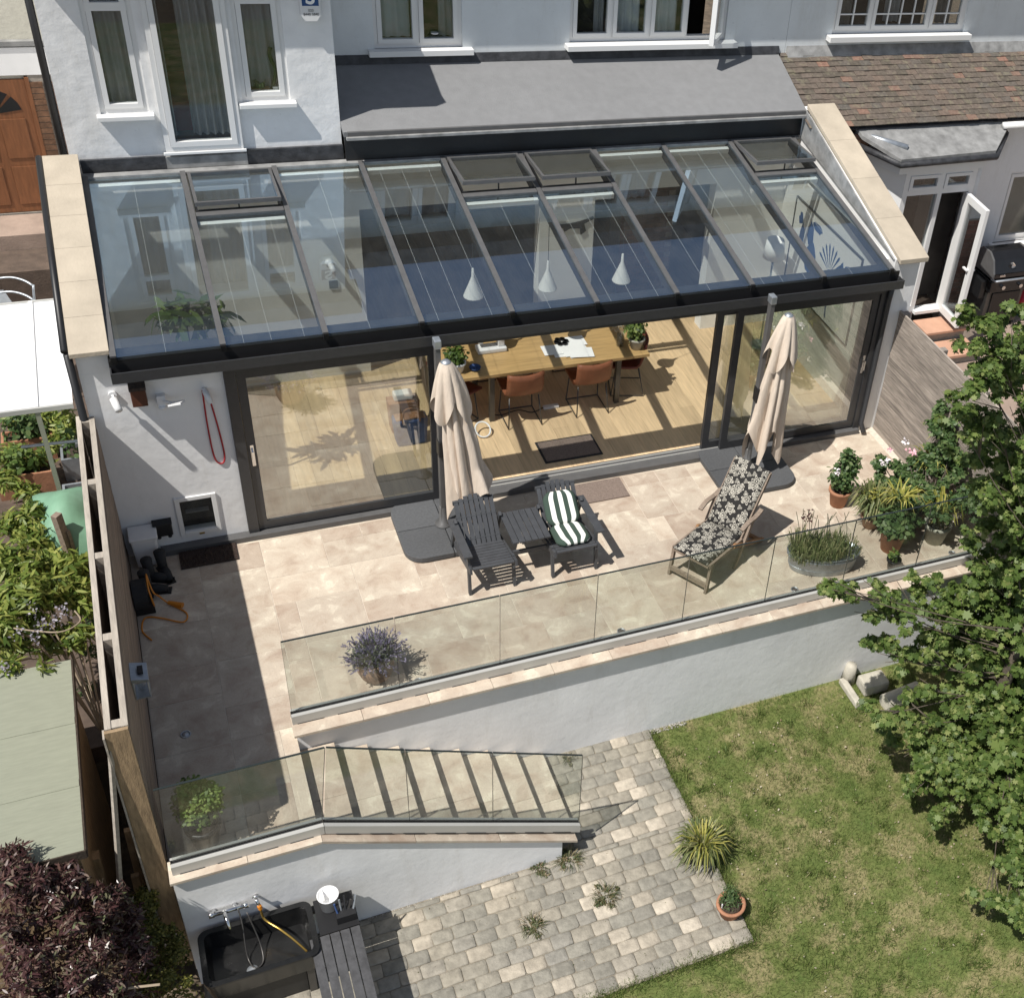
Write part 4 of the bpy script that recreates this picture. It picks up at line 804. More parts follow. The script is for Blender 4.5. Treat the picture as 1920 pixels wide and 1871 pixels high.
# ================================================================== ON THE FACADE
def wl(): pass
p = A(260, 742, y=-.06); o = thing('wall_lantern', 'rusty brown box shaped wall light left of the doors', 'wall light', (p.x, 0, p.z))
MB().prism([(-.003, p.z+.10), (-.10, p.z+.085), (-.115, p.z-.09), (-.003, p.z-.11)], p.x-.065, p.x+.065, 'x').build('shade', 'rust_lamp', o, bevel=.008); MB().box(p.x-.072, p.x+.072, -.125, -.003, p.z+.088, p.z+.125).build('hood', 'mat_dark', o, bevel=.006)
p = A(212, 745, y=-.05); o = thing('security_camera', 'small white bullet camera on the wall nearest the fence', 'camera', (p.x, 0, p.z))
MB().tube([(p.x, -.003, p.z+.01), (p.x, -.03, p.z+.01)], .035, 14).tube([(p.x, -.03, p.z+.01), (p.x+.01, -.10, p.z-.02)], .012, 8).build('bracket', 'plastic_white', o); MB().tube([(p.x+.0, -.08, p.z+.0), (p.x+.03, -.20, p.z-.055)], .034, 14).build('body', 'plastic_white', o, True)
p = A(305, 752, y=-.05); o = thing('motion_light', 'white motion sensor floodlight on the wall between lantern and door', 'wall light', (p.x, 0, p.z))
MB().box(p.x-.05, p.x+.03, -.06, -.003, p.z-.06, p.z+.06).build('base', 'plastic_white', o, bevel=.008); MB().bar((p.x+.0, -.05, p.z), (p.x+.10, -.16, p.z+.03), .02, .02).bar((p.x+.06, -.15, p.z+.02), (p.x+.17, -.20, p.z+.06), .10, .018, (0, .3, 1)).build('panel', 'plastic_white', o); MB().lathe([(.001, -.10), (.035, -.08), (.035, -.05)], (p.x-.01, -.05, p.z), 12).build('sensor', 'plastic_white', o, True)
p = A(384, 733, y=-.04); o = thing('hook_lamp', 'white bullet lamp with a red cord loop hanging beside the door frame', 'wall light', (p.x, 0, p.z))
MB().tube([(p.x, -.003, p.z), (p.x, -.05, p.z)], .022, 10).tube([(p.x, -.05, p.z+.01), (p.x+.03, -.12, p.z-.10)], .028, 12).build('body', 'plastic_white', o, True)
rp = [(p.x-.02, -.03, p.z), (p.x-.03, -.02, p.z-.4), (p.x-.02, -.012, p.z-.80), (p.x+.03, -.012, p.z-.90), (p.x+.075, -.012, p.z-.82), (p.x+.06, -.02, p.z-.45), (p.x+.02, -.03, p.z)]
def smooth(pts, n=6):
    pts = [Vector(q) for q in pts]; out = []
    for i in range(len(pts)-1):
        a, b, c, d = pts[max(i-1, 0)], pts[i], pts[i+1], pts[min(i+2, len(pts)-1)]
        for k in range(n): t = k/n; out.append(.5*((2*b)+(c-a)*t+(2*a-5*b+4*c-d)*t*t+(3*b-a-3*c+d)*t**3))
    return out+[pts[-1]]
MB().tube(smooth(rp), .008, 6).build('cord', 'red_rope', o, True)
# low hatch
o = thing('hatch', 'small white framed glazed hatch low in the white wall', 'window', (-.45, 0, .4))
MB().box(-.645, -.60, -.02, .03, .15, .64).box(-.30, -.255, -.02, .03, .15, .64).box(-.60, -.30, -.02, .03, .15, .195).box(-.60, -.30, -.02, .03, .595, .64).build('frame', 'upvc', o, bevel=.004); MB().box(-.602, -.298, .012, .02, .19, .60).build('pane', 'window_glass', o); MB().box(-.60, -.30, .09, .11, .15, .64).build('back', 'dark_room', o); MB().box(-.56, -.34, .03, .09, .40, .41).build('shelf', 'aluminium', o)
MB().box(-.47, -.42, -.03, -.021, .15, .165).build('catch', 'brass', o)
# white bin, black meter box, boots, mat
p = A(272, 1022, y=-.14); o = thing('storage_bin', 'pale grey plastic bin in the shaded corner by the fence', 'bin', (-.98, -.14, 0))
MB().prism([(-1.08, .02), (-.88, .02), (-.86, .36), (-1.10, .36)], -.24, -.03).build('body', 'plastic_white', o, bevel=.02); MB().box(-1.11, -.85, -.25, -.02, .362, .39).build('lid', 'plastic_white', o, bevel=.01)
p = A(306, 993, y=-.05); o = thing('meter_box', 'black plastic box fixed low on the wall beside the hatch', 'box', (p.x, 0, p.z)); MB().box(p.x-.085, p.x+.085, -.09, -.003, p.z-.06, p.z+.09).build('body', 'black', o, bevel=.012); MB().box(p.x-.09, p.x+.09, -.10, -.003, p.z+.092, p.z+.105).build('lid', 'rubber', o)
for k in (-.05, .05): MB().tube([(p.x+k, -.04, p.z-.06), (p.x+k, -.04, p.z-.11)], .02, 8).build('outlet', 'black', o)
def boot(x, y, rz, lab):
    o = thing('boot', lab, 'boot', (x, y, 0), None)
    c, s_ = math.cos(rz), math.sin(rz); T = lambda a, b, z: (x+a*c-b*s_, y+a*s_+b*c, z)
    MB().tube([T(0, 0, .03), T(0, 0, .12), T(-.01, 0, .27)], [.045, .045, .055], 10).tube([T(-.04, 0, .045), T(.08, 0, .045), T(.18, 0, .04)], [.045, .048, .032], 10).build('upper', 'rubber', o, True); MB().bar(T(-.09, 0, .008), T(.21, 0, .008), .09, .014).build('sole', 'black', o)
boot(-.98, -.42, -.4, 'black rubber boot nearest the pale bin'); boot(-1.02, -.60, -.2, 'black rubber boot nearest the hose reel'); boot(-.86, -.34, -1.3, 'black rubber boot pointing away from the fence towards the mat')
m_ = thing('doormat', 'dark brown bristle doormat on the terrace below the hatch', 'mat', (-.43, -.19, 0)); MB().box(-.70, -.155, -.36, -.015, .002, .022).build('mat', 'mat_dark', m_)
pts, nr = [], []
PP = np.column_stack([RNG.uniform(-.70, -.155, 2600), RNG.uniform(-.36, -.015, 2600), np.full(2600, .02)]); leaves('bristles', PP, np.tile([1, 0, 0], (2600, 1)), .025, 'leaf_purple', m_, 'blade', 1.0, dirs=np.tile([0, 0, 1], (2600, 1)))
a, b, c, d = A(1085, 900, z=0), A(1151, 887, z=0), A(1170, 921, z=0), A(1100, 935, z=0)
tag(MB().box(3.50, 4.10, -.50, -.14, .002, .016).build('doormat', 'mat_brown', loc=(3.8, -.3, 0)), 'flat brown doormat outside the open doors behind the cushioned seat', 'mat')
im = thing('indoor_mat', 'brown barrier mat with dark rim on the indoor wooden floor', 'mat', (3.7, .52, FZ)); MB().box(3.34, 4.06, .31, .74, FZ+.001, FZ+.012).build('rim', 'rubber', im); MB().box(3.365, 4.035, .335, .715, FZ+.0125, FZ+.017).build('pile', 'mat_brown', im)
# hose reel in the corner
hr = thing('hose_reel', 'dark hose reel with orange hose lying against the wooden fence', 'hose reel', (-1.08, -.80, 0))
MB().tube([(-1.145, -.80, .17), (-1.02, -.80, .17)], .15, 20).build('drum', 'rubber', hr); MB().box(-1.15, -.98, -.92, -.90, .0, .24).build('stand_leg', 'black', hr); MB().box(-1.15, -.98, -.70, -.68, 0, .24).build('stand_leg', 'black', hr)
hp = [(-1.0, -.70, .30), (-.97, -.86, .22), (-.93, -.80, .10), (-.86, -.84, .02), (-.72, -1.02, .015), (-.76, -1.14, .015), (-.95, -1.02, .015), (-1.08, -.98, .015), (-1.12, -1.15, .015), (-1.05, -1.30, .012)]
MB().tube(smooth(hp), .008, 7).tube(smooth([(-1.01, -.66, .25), (-1.0, -.72, .33), (-1.0, -.9, .30), (-.98, -.95, .12)]), .008, 7).build('hose', 'orange_hose', hr, True); MB().tube([(-.86, -.84, .03), (-.74, -.92, .03)], [.02, .028], 8).build('nozzle', 'orange_hose', hr)
# alarm box on the bay, with S emblem and phone number
ab = thing('alarm_box', 'white burglar alarm box with blue S emblem on the bay wall', 'alarm box', (1.45, 2.75, 4.55))
ax, az = 1.49, 4.60
MB().prism([(ax-.10, az+.20), (ax-.10, az-.12), (ax-.06, az-.18), (ax+.06, az-.18), (ax+.10, az-.12), (ax+.10, az+.20)], 2.67, 2.749).build('case', 'plastic_white', ab, bevel=.012)
MB().box(ax-.082, ax+.082, 2.667, 2.669, az-.015, az+.16).build('emblem_panel', 'blue_print', ab)
def text(body, size, x, y, z, mat, parent, name, depth=.0008, bold=0):
    cu = bpy.data.curves.new(name, 'FONT'); cu.body = body; cu.size = size; cu.align_x = 'CENTER'; cu.align_y = 'CENTER'; cu.extrude = depth; cu.offset = bold
    t = bpy.data.objects.new(name, cu); COL.objects.link(t); dg = bpy.context.evaluated_depsgraph_get(); me = bpy.data.meshes.new_from_object(t.evaluated_get(dg)); bpy.data.objects.remove(t)
    me.transform(Matrix.Rotation(R(90), 4, 'X')); o = bpy.data.objects.new(name, me); COL.objects.link(o); me.materials.clear(); me.materials.append(MATS[mat]); o.parent = parent; o.location = Vector((x, y, z))-OFF[parent.name]; return o
text('S', .20, ax, 2.666, az+.068, 'paper', ab, 'emblem', bold=.006); text('020', .036, ax, 2.669, az-.062, 'black', ab, 'lettering'); text('8440 5840', .036, ax, 2.669, az-.10, 'black', ab, 'lettering')
# ================================================================== TERRACE FURNITURE
def parasol(x, y, lab, px, py, lean, rz, seed):
    """closed cantilever parasol: weighted base, mast, hub, hanging canopy"""
    o = thing('parasol', lab, 'parasol', (x, y, 0), 'closed cantilever parasols'); rnd = random.Random(seed)
    # base of four quarter slabs
    a = .50
    for qx in (-1, 1):
        for qy in (-1, 1):
            pts = [(0, 0), (a, 0)]+[(a-.2+.2*math.cos(t), a-.2+.2*math.sin(t)) for t in np.linspace(0, math.pi/2, 7)]+[(0, a)]
            poly = [(x+qx*(p*.985+.004), y+qy*(q*.985+.004)) for p, q in pts]; poly = poly if qx*qy > 0 else poly[::-1]
            MB().prism(poly, .012, .075, 'z').build('base_slab', 'granite', o, bevel=.006)
    MB().bar((x-.42, y, .006), (x+.42, y, .006), .05, .011).bar((x, y-.42, .006), (x, y+.42, .006), .05, .011).build('cross_frame', 'black', o)
    MB().lathe([(.09, .076), (.09, .09), (.045, .10), (.042, .32), (.036, .33)], (x, y, 0), 18).build('socket', 'anthracite_worn', o, True)
    MB().box(x-.027, x+.027, y-.038, y+.038, .12, 2.40).build('mast', 'anthracite_worn', o, bevel=.006); MB().box(x-.035, x+.035, y-.05, y+.05, 2.34, 2.435).build('mast_cap', 'galvanised', o, bevel=.01)
    MB().box(x-.034, x+.05, y-.06, y+.05, 1.02, 1.22).build('crank_box', 'black', o, bevel=.01)
    # hanging canopy: pleated sheet, narrow at the top, loose and swinging at the bottom
    top = Vector((px, py, 2.20)); bot = Vector((px+lean[0], py+lean[1], .17)); nz, na = 46, 96; ph = [rnd.uniform(0, 6.28) for _ in range(8)]; P = []
    for i in range(nz+1):
        t = i/nz; c = top.lerp(bot, t); c.x += lean[0]*.15*math.sin(t*3.0); rad = .05+.075*min(1, t*2.2)+.085*t; row = []
        if .26 < t < .30: rad *= 1.02
        for k in range(na+1):
            th = 2*math.pi*k/na; fold = abs(math.cos(4*th+ph[0]+.45*math.sin(2.2*t+ph[1])))**.75; f2 = math.cos(5*th+ph[2]+2.2*t); depth = min(1, t*3)
            r = rad*(1.06-.50*depth*(1-fold)**1.1+.13*depth*f2+.022*depth*math.sin(9*t+3*th+ph[4]))
            swing = .05*t*t*math.cos(th-rz); r += max(0, swing)
            z = c.z
            if t > .6: z += (.55*(t-.6)/.4)*abs(math.sin(2*th+ph[3]))**1.3
            row.append((c.x+r*math.cos(th), c.y+r*.85*math.sin(th), z))
        P.append(row)
    can = MB().grid(P).build('canopy', 'cloth_cream', o, True, recalc=False)
    # upper flounce (vent flap)
    Q = []
    for i in range(15):
        t = i/14; row = []
        for k in range(na+1):
            th = 2*math.pi*k/na; r = .052+.15*t**.8; r *= 1.04-.42*t*(1-abs(math.cos(4*th+ph[4]+.6*t)))**1.1+.06*t*math.cos(3*th+ph[5]+3*t); z = 2.215-.40*t-(.30*t*t)*abs(math.sin(2*th+ph[6]))**1.2
            row.append((top.x+lean[0]*.26*t+r*math.cos(th), top.y+r*.9*math.sin(th), z))
        Q.append(row)
    MB().grid(Q).build('vent_flap', 'cloth_cream', can, True, recalc=False)
    MB().lathe([(.052, 0), (.052, .012), (.03, .03), (0, .034)], (top.x, top.y, 2.205), 18).build('finial', 'galvanised', can, True)
    return o
parasol(1.93, -.47, 'closed cream parasol on a granite base beside the slatted seats', 1.99, -.56, (.19, -.10), -.3, 3)
parasol(5.66, -.40, 'closed cream parasol on a granite base behind the floral lounger', 5.845, -.50, (-.06, 0), 2.6, 8)
# --- companion seat: two slatted chairs joined by a table
cs = thing('companion_seat', 'dark grey slatted double seat with a table joining its two chairs', 'bench', (2.6, -1.3, 0))
def slat(a, b, w, t, name, mat='paint_grey', par=cs, up=(0, 0, 1)): return MB().bar(a, b, w, t, up).build(name, mat, par)
def chair(xl, xr, arm):
    bx0, bx1 = xl+.02, xr-.02
    for i in range(9): y = -1.60+i*.052; slat((bx0, y, .375-.010*i*.9), (bx1, y, .375-.010*i*.9), .036, .018, 'seat_slat')
    n = 8; ya, za, yb, zb = -1.17, .29, -.80, .70
    for i in range(n):
        x = bx0+.03+(bx1-bx0-.06)*i/(n-1); top = zb-.05*abs((i-(n-1)/2)/((n-1)/2))**2
        k = (top-za)/(zb-za); slat((x, ya, za), (x, ya+(yb-ya)*k, top), .043, .016, 'back_slat', up=(0, -1, .6))
    for k in (.12, .55, .86): y, z = ya+(yb-ya)*k+.018, za+(zb-za)*k-.004; slat((bx0, y, z), (bx1, y, z), .03, .045, 'back_rail')
    for x in (xl, xr):
        slat((x, -1.62, .36), (x, -.98, .20), .026, .07, 'side_rail'); slat((x, -1.56, 0), (x, -1.50, .38 if x != arm else .53), .028, .05, 'leg', up=(0, 1, 0)); slat((x, -.82, 0), (x, -1.02, .55), .028, .05, 'leg', up=(0, 1, 0))
    if arm is not None:
        dx = -.02 if arm == xl else .02
        slat((arm+dx, -1.60, .54), (arm+dx, -.92, .50), .085, .02, 'arm_rest')
chair(1.93, 2.40, 1.93); chair(2.82, 3.30, 3.30)
for i in range(6): x = 2.44+i*.068; slat((x, -1.48, .50), (x, -.97, .50), .061, .018, 'table_slat', up=(0, 0, 1))
slat((2.41, -1.40, .475), (2.82, -1.40, .475), .03, .03, 'table_rail'); slat((2.41, -1.05, .475), (2.82, -1.05, .475), .03, .03, 'table_rail')
slat((2.40, -1.35, .26), (2.82, -1.35, .26), .025, .05, 'stretcher')
def cushion(par, quad0, quad1, th, name, mat, rounded=.35, uvr=(0, 0, 1, 1), nx=14, ny=14, puff=1.0):
    """padded panel between two edges (left/right end points), uv across"""
    a, b = [Vector(p) for p in quad0]; c, d = [Vector(p) for p in quad1]; nrm = (b-a).cross(c-a).normalized(); vs, uvs, fs = [], [], []
    nrm = nrm if nrm.z > 0 or abs(nrm.z) < .01 else -nrm
    for side in (1, -1):
        for j in range(ny+1):
            for i in range(nx+1):
                s, t = i/nx, j/ny; e = min(s, 1-s)*2; g = min(t, 1-t)*2; h = (1-(1-min(1, e*2.5))**3)*(1-(1-min(1, g*3.5))**3)
                kk = max(0, abs(2*t-1)-.5)/.5; s2 = .5+(s-.5)*(1-rounded*.38*kk**2.2); p = a.lerp(b, s2).lerp(c.lerp(d, s2), t); vs.append(p+nrm*(side*th*.5*(.25+.75*h)*puff)); uvs.append((uvr[0]+(uvr[2]-uvr[0])*s, uvr[1]+(uvr[3]-uvr[1])*t))
    q = (nx+1)*(ny+1); I = lambda sd, i, j: sd*q+j*(nx+1)+i
    for j in range(ny):
        for i in range(nx): fs.append((I(0, i, j), I(0, i+1, j), I(0, i+1, j+1), I(0, i, j+1))); fs.append((I(1, i, j), I(1, i, j+1), I(1, i+1, j+1), I(1, i+1, j)))
    for i in range(nx): fs.append((I(1, i, 0), I(1, i+1, 0), I(0, i+1, 0), I(0, i, 0))); fs.append((I(0, i, ny), I(0, i+1, ny), I(1, i+1, ny), I(1, i, ny)))
    for j in range(ny): fs.append((I(0, 0, j), I(0, 0, j+1), I(1, 0, j+1), I(1, 0, j))); fs.append((I(1, nx, j), I(1, nx, j+1), I(0, nx, j+1), I(0, nx, j)))
    mb = MB(); mb.add(vs, fs); o = mb.build(name, mat, par, True); ul = o.data.uv_layers.new(name='UVMap')
    for l in o.data.loops: ul.data[l.index].uv = uvs[l.vertex_index]
    return o
sc_ = thing('seat_cushion', 'green and white striped cushion on the right chair of the slatted seat', 'cushion', (3.06, -1.3, .4))
cushion(sc_, ((2.87, -1.56, .415), (3.25, -1.56, .415)), ((2.87, -1.19, .37), (3.25, -1.19, .37)), .085, 'seat_pad', 'stripe', .9); cushion(sc_, ((2.87, -1.21, .39), (3.25, -1.21, .39)), ((2.88, -.93, .64), (3.24, -.93, .64)), .08, 'back_pad', 'stripe', .9)
# --- steamer lounger
F0, F1 = Vector((4.19, -2.07, 0)), Vector((5.22, -1.42, 0)); ax_ = (F1-F0).normalized(); cr_ = Vector((ax_.y, -ax_.x, 0)); LG = (F1-F0).length
LP = lambda s, w_, z: F0+ax_*s+cr_*w_+Vector((0, 0, z))
lo = thing('steamer_lounger', 'wooden steamer lounger turned towards the garden', 'lounger', tuple(LP(.6, 0, 0))); hw = .235
lo['label'] = 'wooden folding steamer lounger under the black floral cushion'
def lb_(a, b, w_, t, name, mat='teak_grey', up=(0, 0, 1)): return MB().bar(a, b, w_, t, up).build(name, mat, lo)
for s in (-1, 1):
    w_ = s*hw
    lb_(LP(-.02, w_, .37), LP(.62, w_, .33), .028, .045, 'side_rail'); lb_(LP(.60, w_*.95, .30), LP(1.08, w_*.95, .98), .028, .045, 'back_post')
    lb_(LP(-.03, w_*1.02, 0), LP(.02, w_*1.02, .37), .03, .045, 'leg', up=(ax_.x, ax_.y, 0)); lb_(LP(.50, w_*1.10, 0), LP(.80, w_*1.10, .56), .03, .042, 'leg', up=(ax_.x, ax_.y, 0))
    lb_(LP(1.12, w_*1.05, .02), LP(.45, w_*1.05, .36), .03, .05, 'rear_leg', 'teak', up=(ax_.x, ax_.y, 0))
    pts_ = smooth([LP(.52, w_*1.16, .55), LP(.64, w_*1.18, .585), LP(.80, w_*1.18, .575), LP(.92, w_*1.16, .60)], 4)
    mb = MB()
    for q0, q1 in zip(pts_[:-1], pts_[1:]): mb.bar(q0, q1, .05, .022)
    mb.build('arm_rest', 'teak_grey', lo)
lb_(LP(-.03, -hw, .10), LP(-.03, hw, .10), .03, .055, 'stretcher'); lb_(LP(-.02, -hw, .37), LP(-.02, hw, .37), .045, .03, 'end_rail'); lb_(LP(1.08, -hw, .97), LP(1.08, hw, .97), .04, .03, 'top_rail'); lb_(LP(1.08, -hw, .03), LP(1.08, hw, .03), .04, .03, 'stretcher', 'teak')
for i in range(8): s = .06+i*.07; lb_(LP(s, -hw, .37-.04*s/.62), LP(s, hw, .37-.04*s/.62), .04, .012, 'seat_slat')
lc = thing('lounger_cushion', 'black cushion with white flowers covering the wooden lounger', 'cushion', tuple(LP(.6, 0, .4)))
cushion(lc, (LP(-.05, -.22, .405), LP(-.05, .22, .405)), (LP(.62, -.22, .37), LP(.62, .22, .37)), .055, 'seat_pad', 'floral', .0, uvr=(0, 0, .44, .67)); cushion(lc, (LP(.615, -.22, .37), LP(.615, .22, .37)), (LP(1.07, -.22, 1.02), LP(1.07, .22, 1.02)), .055, 'back_pad', 'floral', .0, uvr=(0, .67, .44, 1.46))
# ================================================================== OUTDOOR SINK
sk = thing('outdoor_sink', 'black stone trough sink against the white stair wall', 'sink', (-.6, -4.5, G))
X0, X1, Y0, Y1, ZS = -1.06, -.17, -4.73, -4.19, -.60
def rrect(x0, x1, y0, y1, r, n=5):
    out = []
    for cx, cy, a0 in ((x1-r, y1-r, 0), (x0+r, y1-r, 90), (x0+r, y0+r, 180), (x1-r, y0+r, 270)):
        for k in range(n+1): t = R(a0+90*k/n); out.append((cx+r*math.cos(t), cy+r*math.sin(t)))
    return out
def shell(rings):
    mb = MB(); n = len(rings[0][0])
    for poly, z in rings: mb.v += [(p, q, z) for p, q in poly]
    for i in range(len(rings)-1):
        for k in range(n): mb.f.append((i*n+k, i*n+(k+1) % n, (i+1)*n+(k+1) % n, (i+1)*n+k))
    mb.f.append(tuple(range(n))[::-1]); mb.f.append(tuple((len(rings)-1)*n+k for k in range(n))); return mb
o = rrect(X0, X1, Y0, Y1, .08); i_ = rrect(X0+.045, X1-.045, Y0+.045, Y1-.045, .06); i2 = rrect(X0+.075, X1-.075, Y0+.075, Y1-.075, .05); ob = rrect(X0+.03, X1-.03, Y0+.03, Y1-.03, .07)
shell([(ob, ZS-.24), (o, ZS-.02), (o, ZS), (i_, ZS), (i_, ZS-.02), (i2, ZS-.20)]).build('basin', 'enamel_black', sk)
MB().lathe([(.045, .0), (.045, .006), (.02, .003), (0, .003)], (-.70, -4.56, ZS-.2), 18).build('drain', 'galvanised', sk, True)
MB().box(-1.0, -.94, -4.68, -4.24, G, ZS-.245).build('stand_leg', 'steel_dark', sk); MB().box(-.30, -.24, -4.68, -4.24, G, ZS-.245).build('stand_leg', 'steel_dark', sk); MB().box(-.935, -.305, -4.66, -4.62, G, ZS-.25).build('stand_panel', 'black', sk)
tp = thing('garden_tap', 'brass garden tap with an orange hose running into the sink', 'tap', (-.57, -4.16, -.40))
MB().tube([(-.57, -4.148, -.38), (-.57, -4.21, -.38), (-.56, -4.235, -.42)], .013, 8).tube([(-.57, -4.20, -.38), (-.57, -4.20, -.335)], .009, 8).tube([(-.60, -4.20, -.333), (-.54, -4.20, -.333)], .008, 6).build('tap', 'chrome', tp, True); MB().tube([(-.56, -4.235, -.42), (-.555, -4.24, -.46)], .018, 8).build('connector', 'orange_hose', tp)
MB().tube(smooth([(-.555, -4.24, -.46), (-.54, -4.27, -.58), (-.44, -4.38, -.62), (-.35, -4.48, -.68), (-.27, -4.58, -.75)]), .010, 7).build('hose', 'brass', tp, True)
mt = thing('mixer_tap', 'chrome mixer tap with looped shower hose over the sink', 'tap', (-.82, -4.16, -.44))
MB().tube([(-.90, -4.19, -.42), (-.68, -4.19, -.42)], .022, 10).tube([(-.90, -4.148, -.42), (-.90, -4.19, -.42)], .02, 8).tube([(-.74, -4.148, -.42), (-.74, -4.19, -.42)], .02, 8).tube([(-.82, -4.19, -.42), (-.82, -4.26, -.38), (-.80, -4.36, -.44)], .016, 8).build('body', 'chrome', mt, True)
MB().tube([(-.94, -4.19, -.42), (-.90, -4.19, -.42)], .028, 10).build('handle', 'chrome', mt, True); MB().tube([(-.68, -4.19, -.42), (-.64, -4.19, -.42)], .028, 10).build('handle', 'chrome', mt, True)
MB().tube(smooth([(-.72, -4.22, -.40), (-.71, -4.29, -.52), (-.72, -4.44, -.76), (-.68, -4.56, -.78), (-.61, -4.52, -.78), (-.61, -4.38, -.70), (-.66, -4.25, -.44)]), .006, 6).build('hose', 'steel_dark', mt, True)
bk = thing('bucket', 'white plastic bucket on the dark bench beside the sink', 'bucket', (-.03, -4.30, -.62)); MB().lathe([(.07, 0), (.085, .16), (.09, .16), (.09, .17), (.08, .17), (.066, .012), (0, .012)], (-.03, -4.30, -.62), 22).build('pail', 'plastic_white', bk, True)
sb = thing('work_bench', 'low dark slatted bench beside the outdoor sink', 'bench', (-.05, -4.6, G))
for i in range(5): x = -.20+i*.082; MB().box(x-.036, x+.036, -5.35, -4.56, -.66, -.63).build('slat', 'slate_dark', sb)
MB().box(-.15, .17, -4.55, -4.20, -.66, -.631).build('shelf', 'black', sb)
for y in (-5.30, -4.25):
    MB().box(-.23, .17, y-.03, y+.03, -.70, -.662).build('rail', 'black', sb)
    for x in (-.2, .13): MB().box(x-.025, x+.025, y-.025, y+.025, G, -.702).build('leg', 'black', sb)
tl = thing('tool_caddy', 'dark caddy of garden tools on the bench beside the white bucket', 'caddy', (.08, -4.42, -.63)); MB().box(.0, .16, -4.50, -4.36, -.628, -.54).build('tray', 'black', tl)
for k in range(5): MB().tube([(.02+.03*k, -4.45+.02*(k % 2), -.56), (.0+.045*k, -4.42+.03*(k % 3), -.44)], .009, 6).build('tool', ('blue_cloth', 'galvanised', 'black', 'steel_dark', 'galvanised')[k], tl)
# ================================================================== INDOOR THINGS
dt = thing('dining_table', 'long oak dining table inside the conservatory', 'table', (3.72, 1.72, FZ))
for i in range(5): y = 1.245+i*.19; MB().cbox(2.43, 4.98, y+.001, y+.189, .715, .755, .002).build('table_plank', 'oak_table', dt)
for x in (2.98, 4.60):
    for y in (1.33, 2.10): MB().bar((x, y, FZ), (x, y, .712), .06, .06).build('leg', 'steel_dark', dt)
    MB().bar((x, 1.33, .68), (x, 2.10, .68), .06, .05).build('crossbar', 'steel_dark', dt)
def dchair(x, y, face, lab, mat='leather'):
    """sled chair; face = angle of the sitting direction"""
    o = thing('dining_chair', lab, 'chair', (x, y, FZ), None); c, s = math.cos(face), math.sin(face); T = lambda a, b, z: (x+a*s*1.0+b*c, y-a*c+b*s, z)
    P = []
    for j in range(9):
        t = j/8; b = .22-.44*t if t < .72 else -.10-.12*(t-.72)/.28; b = [.22, .14, .05, -.05, -.14, -.20, -.235, -.25, -.262][j]; z = [.46, .455, .45, .447, .455, .50, .60, .72, .80][j]
        P.append([T((k/8-.5)*.46, b+(.03 if j < 5 else .05)*(abs(k/8-.5)*2)**2, z+(.012*(abs(k/8-.5)*2)**2)) for k in range(9)])
    m_ = MB().grid(P).build('shell', mat, o, True, recalc=False); md = m_.modifiers.new('thick', 'SOLIDIFY'); md.thickness = .03
    for sg in (-1, 1):
        MB().tube([T(sg*.19, .16, .445), T(sg*.21, .20, FZ+.01), T(sg*.21, -.22, FZ+.01), T(sg*.18, -.14, .445)], .0085, 6).build('leg', 'steel_dark', o, True)
    MB().tube([T(-.21, .20, FZ+.01), T(.21, .20, FZ+.01)], .0085, 6).build('crossbar', 'steel_dark', o); return o
dchair(3.33, 1.30, R(90), 'brown leather chair nearest the wooden leg on the left side of the table front'); dchair(4.21, 1.33, R(90), 'brown leather chair in the middle of the table front, second from the table end')
dchair(4.83, 1.62, R(165), 'red brown leather chair at the right end of the table', 'leather_red'); dchair(2.56, 1.50, R(25), 'dark red leather chair at the left end of the table behind the parasol', 'leather_red')
dchair(3.25, 2.38, R(-90), 'brown leather chair behind the table on the left'); dchair(4.25, 2.38, R(-90), 'brown leather chair behind the table on the right')
for o in COL.objects:
    if o.name.startswith('dining_chair') : o['group'] = 'leather chairs around the dining table'
for k, x in enumerate((2.87, 3.77, 4.71)):
    o = thing('pendant_lamp', ('leftmost', 'middle', 'rightmost')[k]+' of the three white cone pendant lamps over the table', 'lamp', (x, 1.70, 1.58), 'cone pendant lamps over the dining table')
    MB().lathe([(.115, 0), (.112, .01), (.05, .17), (.018, .26), (.014, .36), (.008, .37)], (x, 1.70, 1.58), 24).build('shade', 'indoor_white', o, True); MB().tube([(x, 1.70, 1.95), (x, 1.70, zr(1.70)-.05)], .004, 5).build('cable', 'steel_dark', o)
def pot(o, x, y, z, r, h, mat, name='pot', rim=.012):
    MB().lathe([(r*.72, 0), (r*.96, h*.8), (r, h*.82), (r+rim, h*.84), (r+rim, h), (r-.012, h), (r-.016, h*.88), (0, h*.88)], (x, y, z), 26).build(name, mat, o, True)
    MB().lathe([(r-.017, h*.885), (r*.6, h*.90), (0, h*.91)], (x, y, z), 20).build('soil', 'soil', o, True)
def bush(o, c, n, size, mat, shape='oval', name='foliage', surf=.5, jit=.4): P, nn = blob(c, n, surf); return leaves(name, P, nn, size, mat, o, shape, jit)
TZ = .756
o = thing('table_plant', 'small green plant in a white pot on the left end of the table', 'plant', (2.60, 1.42, TZ)); pot(o, 2.60, 1.42, TZ, .085, .13, 'plastic_white'); bush(o, [(2.58, 1.45, TZ+.22, .14, .13, .11)], 420, .05, 'leaf_palm')
o = thing('table_plant', 'leafy pot plant in a pale grey pot on the right end of the table', 'plant', (4.86, 1.42, TZ)); pot(o, 4.86, 1.42, TZ, .095, .15, 'stone_pale'); bush(o, [(4.85, 1.45, TZ+.27, .14, .14, .14)], 380, .06, 'leaf_lime')
